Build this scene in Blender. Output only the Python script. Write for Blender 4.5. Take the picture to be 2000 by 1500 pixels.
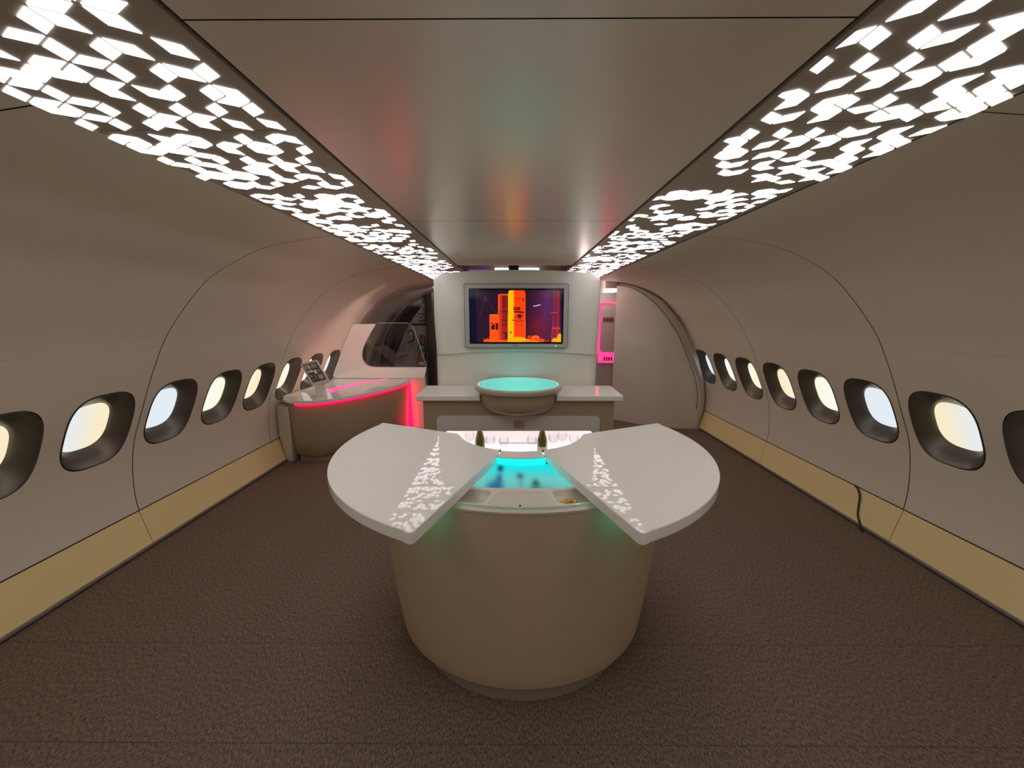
import bpy, bmesh, math, random
import numpy as np
from mathutils import Vector
from mathutils.geometry import tessellate_polygon

for o in list(bpy.data.objects):
    bpy.data.objects.remove(o)
SC = bpy.context.scene
COL = SC.collection

# ------------------------------------------------------------------ camera, world, exposure
cd = bpy.data.cameras.new('camera')
cam = bpy.data.objects.new('camera', cd)
COL.objects.link(cam)
cd.sensor_fit = 'HORIZONTAL'
cd.sensor_width = 36.0
cd.lens = 36.0 * 750.0 / 2000.0
cd.clip_start = 0.02
cam.location = (-0.06, 0.0, 1.65)
cam.rotation_euler = (math.pi / 2 - math.atan(133 / 750.0), 0, math.atan(4 / 750.0))
SC.camera = cam
SC.view_settings.view_transform = 'Standard'
SC.view_settings.look = 'None'
SC.view_settings.gamma = 1.0
SC.view_settings.use_curve_mapping = False
SC.view_settings.exposure = 0.3
w = bpy.data.worlds.new('world')
SC.world = w
w.use_nodes = True
w.node_tree.nodes['Background'].inputs[0].default_value = (0.9, 0.85, 0.8, 1)
w.node_tree.nodes['Background'].inputs[1].default_value = 0.02

def lamp(name, kind, loc, energy, color, radius=0.05, target=None, spot=None):
    l = bpy.data.lights.new(name, kind)
    l.energy = energy
    l.color = color
    l.shadow_soft_size = radius
    if spot:
        l.spot_size = math.radians(spot); l.spot_blend = 0.8
    o = bpy.data.objects.new(name, l)
    COL.objects.link(o)
    o.location = loc
    if target:
        o.rotation_euler = (Vector(target) - Vector(loc)).to_track_quat('-Z', 'Y').to_euler()
    return o
lamp('desk_fill_light', 'SPOT', (-1.55, 5.05, 2.11), 62, (1.0, 0.70, 0.66), 0.05, (-2.25, 5.35, 0.85), 95)  # added lamp without a fixture, brightens the white sweep behind the desk
lamp('galley_fill_light', 'POINT', (1.0, 6.1, 2.05), 7, (1.0, 0.72, 0.70), 0.05)  # added unseen lamp, lifts the pink panel and galley wall
lamp('rear_fill_light', 'POINT', (-1.35, 6.45, 2.15), 22, (1.0, 0.92, 0.82), 0.08)  # added unseen fill for the far wall behind the glass

STRIP_L = 4.4        # radiance of the luminous ceiling pattern
WIN_L = 0.82         # radiance of the backlit window panes

# ------------------------------------------------------------------ helpers
def s2l(c):
    c = c / 255.0
    return c / 12.92 if c <= 0.04045 else ((c + 0.055) / 1.055) ** 2.4
def rgb(r, g, b):
    return (s2l(r), s2l(g), s2l(b), 1.0)

def mat(name, color, rough=0.5, metal=0.0, coat=0.0, noise=0.0, nscale=40.0, bump=0.0, bscale=200.0, spec=0.5, alpha=None):
    m = bpy.data.materials.new(name)
    m.use_nodes = True
    nt = m.node_tree
    b = nt.nodes['Principled BSDF']
    b.inputs['Base Color'].default_value = color
    b.inputs['Roughness'].default_value = rough
    b.inputs['Metallic'].default_value = metal
    b.inputs['Coat Weight'].default_value = coat
    b.inputs['Coat Roughness'].default_value = 0.04
    b.inputs['Specular IOR Level'].default_value = spec
    tc = nt.nodes.new('ShaderNodeTexCoord')
    if noise > 0:
        n = nt.nodes.new('ShaderNodeTexNoise')
        n.inputs['Scale'].default_value = nscale
        n.inputs['Detail'].default_value = 3
        nt.links.new(tc.outputs['Object'], n.inputs['Vector'])
        mx = nt.nodes.new('ShaderNodeMix')
        mx.data_type = 'RGBA'
        mx.inputs['A'].default_value = tuple(c * (1 - noise) for c in color[:3]) + (1,)
        mx.inputs['B'].default_value = tuple(min(1, c * (1 + noise)) for c in color[:3]) + (1,)
        nt.links.new(n.outputs['Fac'], mx.inputs['Factor'])
        nt.links.new(mx.outputs['Result'], b.inputs['Base Color'])
    if bump > 0:
        n2 = nt.nodes.new('ShaderNodeTexNoise')
        n2.inputs['Scale'].default_value = bscale
        n2.inputs['Detail'].default_value = 2
        nt.links.new(tc.outputs['Object'], n2.inputs['Vector'])
        bp = nt.nodes.new('ShaderNodeBump')
        bp.inputs['Strength'].default_value = bump
        bp.inputs['Distance'].default_value = 0.004
        nt.links.new(n2.outputs['Fac'], bp.inputs['Height'])
        nt.links.new(bp.outputs['Normal'], b.inputs['Normal'])
    return m

def emit(name, color, strength, base=(0.02, 0.02, 0.02, 1)):
    m = bpy.data.materials.new(name)
    m.use_nodes = True
    b = m.node_tree.nodes['Principled BSDF']
    b.inputs['Base Color'].default_value = base
    b.inputs['Roughness'].default_value = 0.3
    b.inputs['Emission Color'].default_value = color
    b.inputs['Emission Strength'].default_value = strength
    return m

def emit_attr(name, strength, rough=0.2):
    m = bpy.data.materials.new(name)
    m.use_nodes = True
    nt = m.node_tree
    b = nt.nodes['Principled BSDF']
    b.inputs['Base Color'].default_value = (0.01, 0.01, 0.01, 1)
    b.inputs['Roughness'].default_value = rough
    a = nt.nodes.new('ShaderNodeAttribute')
    a.attribute_name = 'picture'
    nt.links.new(a.outputs['Color'], b.inputs['Emission Color'])
    b.inputs['Emission Strength'].default_value = strength
    return m

def print_attr(name, rough=0.5):
    m = bpy.data.materials.new(name)
    m.use_nodes = True
    nt = m.node_tree
    b = nt.nodes['Principled BSDF']
    b.inputs['Roughness'].default_value = rough
    a = nt.nodes.new('ShaderNodeAttribute')
    a.attribute_name = 'picture'
    nt.links.new(a.outputs['Color'], b.inputs['Base Color'])
    return m

def glassy(name, tint, gloss=0.08, rough=0.02, fk=1.0):
    m = bpy.data.materials.new(name)
    m.use_nodes = True
    nt = m.node_tree
    nt.nodes.clear()
    out = nt.nodes.new('ShaderNodeOutputMaterial')
    tr = nt.nodes.new('ShaderNodeBsdfTransparent')
    tr.inputs[0].default_value = tint
    gl = nt.nodes.new('ShaderNodeBsdfGlossy')
    gl.inputs['Roughness'].default_value = rough
    fr = nt.nodes.new('ShaderNodeFresnel')
    fr.inputs[0].default_value = 1.45
    ad = nt.nodes.new('ShaderNodeMath')
    ad.operation = 'ADD'
    ad.inputs[1].default_value = gloss
    mu = nt.nodes.new('ShaderNodeMath'); mu.operation = 'MULTIPLY'; mu.inputs[1].default_value = fk
    nt.links.new(fr.outputs[0], mu.inputs[0])
    nt.links.new(mu.outputs[0], ad.inputs[0])
    mx = nt.nodes.new('ShaderNodeMixShader')
    nt.links.new(ad.outputs[0], mx.inputs[0])
    nt.links.new(tr.outputs[0], mx.inputs[1])
    nt.links.new(gl.outputs[0], mx.inputs[2])
    nt.links.new(mx.outputs[0], out.inputs[0])
    return m

WL = {}
def wl(o):
    return WL.get(o.name, Vector((0, 0, 0)))

def thing(name, label, cat, loc=(0, 0, 0), group=None, kind=None):
    o = bpy.data.objects.new(name, None)
    COL.objects.link(o)
    o.location = loc
    o.empty_display_size = 0.1
    if label: o['label'] = label
    if cat: o['category'] = cat
    if group: o['group'] = group
    if kind: o['kind'] = kind
    WL[o.name] = Vector(loc)
    return o

def tag(o, label=None, cat=None, group=None, kind=None):
    if label: o['label'] = label
    if cat: o['category'] = cat
    if group: o['group'] = group
    if kind: o['kind'] = kind
    return o

def mesh_obj(name, verts, faces, m, parent=None, smooth=True, sharp=35, cols=None, bevel=0, bseg=3, solid=0, origin=None, fmats=None):
    base = wl(parent) if parent else (Vector(origin) if origin else Vector((0, 0, 0)))
    me = bpy.data.meshes.new(name)
    vs = [(v[0] - base[0], v[1] - base[1], v[2] - base[2]) for v in verts]
    me.from_pydata(vs, [], faces)
    ms = m if isinstance(m, (list, tuple)) else [m]
    for x in ms:
        me.materials.append(x)
    if fmats:
        for p, k in zip(me.polygons, fmats):
            p.material_index = k
    bm = bmesh.new()
    bm.from_mesh(me)
    if cols is None:
        bmesh.ops.recalc_face_normals(bm, faces=bm.faces)
    bm.to_mesh(me)
    bm.free()
    if smooth:
        me.shade_smooth()
        me.set_sharp_from_angle(angle=math.radians(sharp))
    if cols is not None:
        a = me.color_attributes.new('picture', 'FLOAT_COLOR', 'POINT')
        a.data.foreach_set('color', np.asarray(cols, dtype=np.float32).ravel())
    o = bpy.data.objects.new(name, me)
    COL.objects.link(o)
    if parent:
        o.parent = parent
    else:
        o.location = base
    WL[o.name] = base
    if solid:
        s = o.modifiers.new('s', 'SOLIDIFY')
        s.thickness = solid
        s.offset = 1
    if bevel:
        b = o.modifiers.new('b', 'BEVEL')
        b.width = bevel
        b.segments = bseg
        b.limit_method = 'ANGLE'
        b.angle_limit = math.radians(40)
        b.harden_normals = False
    return o

def box(x0, x1, y0, y1, z0, z1):
    v = [(x0, y0, z0), (x1, y0, z0), (x1, y1, z0), (x0, y1, z0), (x0, y0, z1), (x1, y0, z1), (x1, y1, z1), (x0, y1, z1)]
    f = [(0, 3, 2, 1), (4, 5, 6, 7), (0, 1, 5, 4), (1, 2, 6, 5), (2, 3, 7, 6), (3, 0, 4, 7)]
    return v, f

def merge(*parts):
    V = []; Fc = []
    for v, f in parts:
        n = len(V)
        V += list(v)
        Fc += [tuple(i + n for i in q) for q in f]
    return V, Fc

def loft(rings, closed=True, cap0=False, cap1=False):
    n = len(rings[0])
    V = [p for r in rings for p in r]
    Fc = []
    for k in range(len(rings) - 1):
        for i in range(n if closed else n - 1):
            j = (i + 1) % n
            Fc.append((k * n + i, k * n + j, (k + 1) * n + j, (k + 1) * n + i))
    if cap0: Fc.append(tuple(range(n - 1, -1, -1)))
    if cap1: Fc.append(tuple((len(rings) - 1) * n + i for i in range(n)))
    return V, Fc

def tube(path, r, seg=10, cap=True):
    P = [Vector(p) for p in path]
    rings = []
    prev = None
    for i, p in enumerate(P):
        t = (P[min(i + 1, len(P) - 1)] - P[max(i - 1, 0)]).normalized()
        a = Vector((0, 0, 1)) if abs(t.z) < 0.9 else Vector((1, 0, 0))
        u = t.cross(a).normalized() if prev is None else (prev - t * prev.dot(t)).normalized()
        prev = u
        v = t.cross(u)
        rr = r[i] if isinstance(r, (list, tuple)) else r
        rings.append([tuple(p + (u * math.cos(q) + v * math.sin(q)) * rr) for q in [2 * math.pi * k / seg for k in range(seg)]])
    return loft(rings, True, cap, cap)

def lathe(profile, c, seg=32, cap0=True, cap1=False):
    rings = [[(c[0] + r * math.cos(q), c[1] + r * math.sin(q), c[2] + z) for q in [2 * math.pi * k / seg for k in range(seg)]] for r, z in profile]
    return loft(rings, True, cap0, cap1)

def smooth_path(pts, n=8, closed=False):
    P = [np.array(p, float) for p in pts]
    out = []
    N = len(P)
    rng = range(N if closed else N - 1)
    for i in rng:
        if closed:
            p0, p1, p2, p3 = P[(i - 1) % N], P[i], P[(i + 1) % N], P[(i + 2) % N]
        else:
            p1, p2 = P[i], P[i + 1]
            p0 = P[i - 1] if i > 0 else 2 * p1 - p2
            p3 = P[i + 2] if i + 2 < N else 2 * p2 - p1
        for k in range(n):
            t = k / n
            out.append(0.5 * ((2 * p1) + (-p0 + p2) * t + (2 * p0 - 5 * p1 + 4 * p2 - p3) * t * t + (-p0 + 3 * p1 - 3 * p2 + p3) * t ** 3))
    if not closed: out.append(P[-1])
    return [tuple(p) for p in out]

def fillet(poly, rads, seg=6):
    """round the corners of a 2D polygon; rads: one number or one per vertex"""
    out = []
    N = len(poly)
    for i in range(N):
        r = rads[i] if isinstance(rads, (list, tuple)) else rads
        p = Vector(poly[i]); a = Vector(poly[i - 1]); b = Vector(poly[(i + 1) % N])
        if r <= 0:
            out.append(tuple(p)); continue
        u = (a - p).normalized(); v = (b - p).normalized()
        ang = u.angle(v)
        if ang > math.radians(176):
            out.append(tuple(p)); continue
        d = min(r / math.tan(ang / 2), (a - p).length * 0.49, (b - p).length * 0.49)
        rr = d * math.tan(ang / 2)
        c = p + (u + v).normalized() * (rr / math.sin(ang / 2))
        s = p + u * d; e = p + v * d
        a0 = math.atan2(s.y - c.y, s.x - c.x); a1 = math.atan2(e.y - c.y, e.x - c.x)
        da = (a1 - a0 + math.pi) % (2 * math.pi) - math.pi
        for k in range(seg + 1):
            q = a0 + da * k / seg
            out.append((c.x + rr * math.cos(q), c.y + rr * math.sin(q)))
    return out

def plate(outer, z0, z1, holes=(), M=lambda x, y, z: (x, y, z)):
    """extruded 2D polygon with holes; M maps (x,y,z) to world"""
    loops = [list(outer)] + [list(h) for h in holes]
    flat = [p for l in loops for p in l]
    tris = tessellate_polygon([[Vector((p[0], p[1], 0)) for p in l] for l in loops]) if holes else [tuple(range(len(flat)))]
    n = len(flat)
    V = [M(p[0], p[1], z0) for p in flat] + [M(p[0], p[1], z1) for p in flat]
    Fc = [tuple(t) for t in tris] + [tuple(i + n for i in reversed(t)) for t in tris]
    k = 0
    for l in loops:
        m = len(l)
        for i in range(m):
            j = (i + 1) % m
            Fc.append((k + i, k + j, k + j + n, k + i + n))
        k += m
    return V, Fc

XZ = lambda Y: (lambda x, y, z: (x, z, y))   # polygon in x,z ; extruded along y

def rrect(x0, x1, y0, y1, r, seg=6):
    return fillet([(x0, y0), (x1, y0), (x1, y1), (x0, y1)], r, seg)

def superell(hw, hh, n, N=48):
    out = []
    for k in range(N):
        a = 2 * math.pi * k / N
        c, s = math.cos(a), math.sin(a)
        out.append((hw * math.copysign(abs(c) ** (2 / n), c), hh * math.copysign(abs(s) ** (2 / n), s)))
    return out

def picture(name, W, H, func, P00, P10, P01, m, parent=None, thick=0.0, origin=None):
    """grid carrying an image: func(u,v arrays)->rgb (sRGB 0-255); P00 top left, P10 top right, P01 bottom left"""
    u, v = np.meshgrid(np.linspace(0, 1, W + 1), np.linspace(0, 1, H + 1))
    img = func(u, v)
    c = img / 255.0
    lin = np.where(c <= 0.04045, c / 12.92, ((c + 0.055) / 1.055) ** 2.4)
    P00 = np.array(P00, float); P10 = np.array(P10, float); P01 = np.array(P01, float)
    pts = P00 + u[..., None] * (P10 - P00) + v[..., None] * (P01 - P00)
    cols = np.concatenate([lin, np.ones_like(lin[..., :1])], -1).reshape(-1, 4)
    F_ = []
    for j in range(H):
        for i in range(W):
            a = j * (W + 1) + i
            F_.append((a, a + W + 1, a + W + 2, a + 1))
    return mesh_obj(name, [tuple(p) for p in pts.reshape(-1, 3)], F_, m, parent, smooth=False, cols=cols, origin=origin)

def text_part(name, body, size, loc, rot, m, parent, label=None):
    cu = bpy.data.curves.new(name, 'FONT')
    cu.body = body
    cu.size = size
    cu.align_x = 'CENTER'
    cu.align_y = 'CENTER'
    cu.extrude = size * 0.02
    t = bpy.data.objects.new('tmp', cu)
    COL.objects.link(t)
    bpy.context.view_layer.update()
    me = bpy.data.meshes.new_from_object(t.evaluated_get(bpy.context.evaluated_depsgraph_get()))
    COL.objects.unlink(t)
    bpy.data.objects.remove(t)
    me.materials.clear()
    me.materials.append(m)
    o = bpy.data.objects.new(name, me)
    COL.objects.link(o)
    o.parent = parent
    o.location = Vector(loc) - wl(parent)
    o.rotation_euler = rot
    return o

# ------------------------------------------------------------------ materials
M_wall = mat('wall_laminate', (0.80, 0.725, 0.575, 1), 0.38, noise=0.02, nscale=6, bump=0.05, bscale=900, spec=0.35)
M_ceil = mat('ceiling_laminate', (0.82, 0.755, 0.625, 1), 0.27, noise=0.02, nscale=5, bump=0.01, bscale=700, spec=0.9)
M_ceil.node_tree.nodes['Principled BSDF'].inputs['Coat Weight'].default_value = 1.0
M_ceil.node_tree.nodes['Principled BSDF'].inputs['Coat Roughness'].default_value = 0.28
M_stripback = mat('strip_backing', (0.46, 0.40, 0.32, 1), 0.5)
M_tan = mat('tan_dado_panel', (0.98, 0.78, 0.37, 1), 0.55, noise=0.04, nscale=90, bump=0.08, bscale=600)
M_seam = mat('dark_seam', (0.035, 0.028, 0.022, 1), 0.7)
M_metaltrim = mat('brushed_metal_trim', (0.28, 0.26, 0.24, 1), 0.45, metal=0.4)
M_funnel = mat('window_surround_satin', (0.15, 0.128, 0.103, 1), 0.34, metal=0.5, noise=0.05, nscale=30)
M_white = mat('white_gloss_lacquer', (0.86, 0.83, 0.735, 1), 0.02, spec=0.17)
M_offw = mat('off_white_satin', (0.82, 0.79, 0.70, 1), 0.30, coat=0.15)
M_partn = mat('partition_gloss', (0.68, 0.62, 0.52, 1), 0.16, coat=0.5)
M_taupe = mat('taupe_leather', (0.54, 0.405, 0.265, 1), 0.50, noise=0.05, nscale=5, bump=0.06, bscale=700)
M_taupe2 = mat('taupe_laminate', (0.38, 0.30, 0.19, 1), 0.5, noise=0.04, nscale=20, bump=0.05, bscale=700)
M_plinth = mat('plinth_brown', (0.30, 0.235, 0.175, 1), 0.5)
M_rim = mat('beige_rim', (0.62, 0.55, 0.42, 1), 0.35, coat=0.2)
M_tray = mat('tray_stoneware', (0.74, 0.70, 0.60, 1), 0.30, coat=0.2)
M_cup = mat('tray_recess', (0.66, 0.62, 0.50, 1), 0.35)
M_black = mat('black_rubber', (0.012, 0.011, 0.010, 1), 0.5)
M_silver = mat('silver_bezel', (0.50, 0.49, 0.47, 1), 0.38, metal=0.3)
M_latch = mat('beige_latch', (0.42, 0.32, 0.235, 1), 0.4)
M_panelw = mat('pale_panel', (0.66, 0.61, 0.57, 1), 0.35)
M_dark = mat('dark_parts_and_gap', (0.02, 0.018, 0.016, 1), 0.7)  # near-black parts, and the darkness put in for the door gap
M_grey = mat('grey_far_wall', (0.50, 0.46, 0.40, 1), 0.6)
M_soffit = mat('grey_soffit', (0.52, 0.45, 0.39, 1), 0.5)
M_red = mat('red_paint', (0.45, 0.02, 0.03, 1), 0.3, coat=0.3)
M_glass = glassy('clear_glass', (0.93, 0.95, 0.95, 1), 0.02)
M_glassedge = mat('glass_edge', (0.55, 0.70, 0.62, 1), 0.1, coat=0.5)
M_glassware = glassy('drinking_glass', (0.965, 0.97, 0.98, 1), 0.0, fk=0.35)
M_bottle = mat('bottle_glass', (0.10, 0.085, 0.01, 1), 0.06, coat=1.0)
M_bottle.node_tree.nodes['Principled BSDF'].inputs['Transmission Weight'].default_value = 0.55
M_foil = mat('bottle_foil', (0.40, 0.33, 0.16, 1), 0.35, metal=0.6)
M_gold = mat('golden_snack', (0.62, 0.36, 0.06, 1), 0.3, metal=0.3)
M_cyan = emit('cyan_backlight', (0.0, 0.80, 0.86, 1), 0.9, (0.05, 0.3, 0.3, 1))
M_teal = emit('added_teal_glow', (0.02, 0.85, 0.62, 1), 18.0)  # for the added strips under the leaves
M_redled = emit('red_led', (1.0, 0.003, 0.045, 1), 3.2)
M_pinkled = emit('pink_led', (1.0, 0.03, 0.15, 1), 2.0)
M_whitelamp = emit('white_lamp', (1.0, 0.93, 0.86, 1), 3.0)
M_whiteglow = emit('white_niche_light', (1.0, 0.92, 0.90, 1), 2.0)
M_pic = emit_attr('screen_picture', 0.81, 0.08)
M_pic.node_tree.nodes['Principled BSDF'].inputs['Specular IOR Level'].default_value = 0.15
M_winpic = emit_attr('window_glow', WIN_L, 0.4)
M_tile = emit_attr('luminous_tile', STRIP_L, 0.4)
M_print = print_attr('printed_sheet')

# carpet
M_carpet = bpy.data.materials.new('carpet')
M_carpet.use_nodes = True
nt = M_carpet.node_tree
b = nt.nodes['Principled BSDF']
b.inputs['Roughness'].default_value = 0.95
b.inputs['Specular IOR Level'].default_value = 0.15
tc = nt.nodes.new('ShaderNodeTexCoord')
n1 = nt.nodes.new('ShaderNodeTexNoise'); n1.inputs['Scale'].default_value = 420; n1.inputs['Detail'].default_value = 3
n2 = nt.nodes.new('ShaderNodeTexNoise'); n2.inputs['Scale'].default_value = 150; n2.inputs['Detail'].default_value = 4
mp = nt.nodes.new('ShaderNodeMapping'); mp.inputs['Scale'].default_value = (1.0, 0.42, 1.0); mp.inputs['Rotation'].default_value = (0, 0, 0.45)
nt.links.new(tc.outputs['Object'], mp.inputs['Vector'])
nt.links.new(mp.outputs['Vector'], n1.inputs['Vector'])
nt.links.new(mp.outputs['Vector'], n2.inputs['Vector'])
ad = nt.nodes.new('ShaderNodeMath'); ad.operation = 'ADD'
nt.links.new(n1.outputs['Fac'], ad.inputs[0]); nt.links.new(n2.outputs['Fac'], ad.inputs[1])
cr = nt.nodes.new('ShaderNodeValToRGB')
cr.color_ramp.elements[0].position = 0.36; cr.color_ramp.elements[0].color = (0.050, 0.035, 0.026, 1)
cr.color_ramp.elements[1].position = 0.66; cr.color_ramp.elements[1].color = (0.37, 0.265, 0.195, 1)
hf = nt.nodes.new('ShaderNodeMath'); hf.operation = 'MULTIPLY'; hf.inputs[1].default_value = 0.5
nt.links.new(ad.outputs[0], hf.inputs[0])
nt.links.new(hf.outputs[0], cr.inputs['Fac'])
nt.links.new(cr.outputs['Color'], b.inputs['Base Color'])
bp = nt.nodes.new('ShaderNodeBump'); bp.inputs['Strength'].default_value = 0.8; bp.inputs['Distance'].default_value = 0.006
nt.links.new(hf.outputs[0], bp.inputs['Height']); nt.links.new(bp.outputs['Normal'], b.inputs['Normal'])

# ------------------------------------------------------------------ cabin profile
PR = {}
lower = [(0.275, 2.750), (0.38, 2.757), (0.485, 2.753), (0.64, 2.733), (0.81, 2.690), (1.015, 2.602), (1.237, 2.505), (1.44, 2.402), (1.55, 2.333), (1.71, 2.202), (1.885, 2.025)]
PR[1] = lower + [(2.000, 1.838), (2.082, 1.631), (2.128, 1.397), (2.150, 1.100)]
PR[-1] = lower + [(1.994, 1.832), (2.071, 1.660), (2.118, 1.430), (2.150, 1.207)]
class Prof:
    def __init__(s, side):
        s.side = side
        pts = smooth_path([(x, z) for z, x in PR[side]], 14)
        s.P = np.array(pts)
        d = np.hypot(*np.diff(s.P, axis=0).T)
        s.t = np.concatenate([[0], np.cumsum(d)])
        s.L = s.t[-1]
    def at(s, t):
        x = np.interp(t, s.t, s.P[:, 0]); z = np.interp(t, s.t, s.P[:, 1])
        return x, z
    def nrm(s, t):
        x0, z0 = s.at(t - 0.01); x1, z1 = s.at(t + 0.01)
        tx, tz = x1 - x0, z1 - z0
        l = math.hypot(tx, tz)
        return tz / l, -tx / l          # outward normal
    def pt(s, t, y, d=0.0):
        x, z = s.at(t)
        nx, nz = s.nrm(t)
        return (s.side * (x + nx * d), y, z + nz * d)
    def tz(s, z):
        k = np.argmax(s.P[:, 1] >= z)
        return float(np.interp(z, s.P[:, 1], s.t))
prof = {1: Prof(1), -1: Prof(-1)}
YO = {1: 0.0, -1: -0.045}
SP = 0.505
WARM = np.array([250, 234, 196.]); COOL = np.array([226, 235, 242.]); CREAM = np.array([252, 248, 222.]); WHITE = np.array([250, 250, 246.])

def wall_side(side):
    pf = prof[side]; yo = YO[side]
    tc_ = pf.tz(0.95)
    tj = pf.tz(1.45)
    V = []; Fc = []
    def add(v, f):
        n = len(V); V.extend(v); Fc.extend([tuple(i + n for i in q) for q in f])
    def grid(t0, t1, y0, y1, nt_, ny):
        v = []
        for i in range(nt_ + 1):
            for j in range(ny + 1):
                v.append(pf.pt(t0 + (t1 - t0) * i / nt_, y0 + (y1 - y0) * j / ny))
        f = [(i * (ny + 1) + j, i * (ny + 1) + j + 1, (i + 1) * (ny + 1) + j + 1, (i + 1) * (ny + 1) + j) for i in range(nt_) for j in range(ny)]
        add(v, f)
    g = 0.003
    bounds = [2.585 + yo + 1.52 * k for k in range(-4, 3)]
    for a, bnd in zip(bounds[:-1], bounds[1:]):
        y0, y1 = a + g, bnd - g
        grid(0.004, tc_ - 0.30, y0, y1, 8, 6)
        grid(tc_ + 0.30, tj - 0.0003, y0, y1, 8, 6)
        grid(tj + 0.0003, pf.L, y0, y1, 44, 6)
        for k in range(3):
            yc = (a + bnd) / 2 + (k - 1) * SP
            c0 = y0 if k == 0 else yc - SP / 2
            c1 = y1 if k == 2 else yc + SP / 2
            N = 48
            hole = superell(0.203, 0.256, 3.0, N)
            R = 4
            v = []
            corner = {}
            for sy in (-1, 1):
                for st_ in (-1, 1):
                    corner[min(range(N), key=lambda q: abs(math.atan2(hole[q][1] / 0.30 * st_, hole[q][0] / 0.2525 * sy) - math.pi / 4))] = (sy, st_)
            for i, (hy, ht) in enumerate(hole):
                # the matching point on the cell's border
                a_ = math.atan2(ht / 0.30, hy / 0.2525)
                cx_, cy_ = math.cos(a_), math.sin(a_)
                s_ = 1 / max(abs(cx_), abs(cy_))
                by, bt = cx_ * s_, cy_ * s_
                if i in corner: by, bt = corner[i]
                by = (c1 - yc) * by if by > 0 else (yc - c0) * by
                bt = 0.30 * bt
                for r in range(R + 1):
                    f_ = r / R
                    v.append(pf.pt(tc_ + ht + (bt - ht) * f_, yc + hy + (by - hy) * f_))
            f = []
            for i in range(N):
                j = (i + 1) % N
                for r in range(R):
                    f.append((i * (R + 1) + r, i * (R + 1) + r + 1, j * (R + 1) + r + 1, j * (R + 1) + r))
            add(v, f)
    nm = 'wall_left' if side < 0 else 'wall_right'
    o = mesh_obj(nm, V, Fc, M_wall, smooth=True, sharp=60)
    me = o.data
    # outward thickness gives the joints real depth
    bm = bmesh.new(); bm.from_mesh(me)
    bmesh.ops.remove_doubles(bm, verts=bm.verts, dist=0.0004)
    bmesh.ops.recalc_face_normals(bm, faces=bm.faces)
    for f in bm.faces:
        pass
    bm.to_mesh(me); bm.free()
    tag(o, kind='structure')
    # dark backing behind the joints
    parts = []
    for yb in bounds:
        rings = [[pf.pt(pf.L * i / 60, yb - 0.02, 0.012), pf.pt(pf.L * i / 60, yb + 0.02, 0.012)] for i in range(61)]
        parts.append(loft(rings, False))
    parts.append(loft([[pf.pt(tj - 0.02, yy, 0.01), pf.pt(tj + 0.02, yy, 0.01)] for yy in (bounds[0], bounds[-1])], False))
    v, f = merge(*parts)
    mesh_obj('seam_backing', v, f, M_seam, o)
    # dado panel and floor trim
    parts = []; gap = []
    for a, bnd in zip(bounds[:-1], bounds[1:]):
        if side < 0 and bnd > 5: bnd = bnd
        v, f = loft([[(side * x, y, z) for x, z in ((2.664, 0.022), (2.689, 0.024), (2.752, 0.268), (2.745, 0.271), (2.80, 0.27), (2.74, 0.02))] for y in (a + 0.0025, bnd - 0.0025)], True, True, True)
        parts.append((v, f))
    parts = []
    for a, bnd in zip(bounds[:-1], bounds[1:]):
        parts.append(loft([[(side * x, y, z) for x, z in ((2.690, 0.026), (2.751, 0.2685), (2.80, 0.2685), (2.74, 0.026))] for y in (a + 0.0025, bnd - 0.0025)], True, True, True))
    v, f = merge(*parts)
    d = mesh_obj('baseboard_left' if side < 0 else 'baseboard_right', v, f, M_tan, smooth=False)
    tag(d, kind='structure')
    v, f = loft([[(side * x, y, z) for x, z in ((2.695, 0.026), (2.757, 0.28), (2.78, 0.28), (2.72, 0.02))] for y in (bounds[0], bounds[-1])], True)
    mesh_obj('joint_backing', v, f, M_seam, d)
    v, f = merge(box(min(side * 2.672, side * 2.70), max(side * 2.672, side * 2.70), bounds[0], bounds[-1], 0.010, 0.026))
    t = mesh_obj('trim_1' if side < 0 else 'trim_2', v, f, M_metaltrim, smooth=False, bevel=0.002)
    tag(t, kind='structure')
    v, f = merge(box(min(side * 2.676, side * 2.72), max(side * 2.676, side * 2.72), bounds[0], bounds[-1], 0.0, 0.012))
    mesh_obj('dark_floor_strip', v, f, M_dark, t, smooth=False)  # black strip below the metal trim
    # windows
    styles = {1: {2.34: ('R1'), 2.845: ('R2'), 3.35: 'R3', 3.86: 'R4', 4.365: 'R5', 4.87: 'R6', 5.375: 'R7'}}
    tint = {}
    if side > 0:
        tint = {11: (COOL, WARM), 12: (COOL, COOL), 13: (WHITE, CREAM), 14: (CREAM, WARM * .98 + 4), 15: (WARM, CREAM), 16: (CREAM, WHITE), 17: (COOL, COOL)}
    else:
        tint = {10: (CREAM, WARM), 11: (COOL, WARM), 12: (COOL, COOL), 13: (WHITE, CREAM), 14: (CREAM, WARM), 15: (WARM, CREAM), 16: (COOL, CREAM), 17: (WHITE, COOL)}
    k = 0
    for a, bnd in zip(bounds[:-1], bounds[1:]):
        for q in range(3):
            yc = (a + bnd) / 2 + (q - 1) * SP
            WN[0] += 1
            make_window(side, yc, tc_, tint.get(k, (CREAM, COOL)))
            k += 1
    return o

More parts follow.
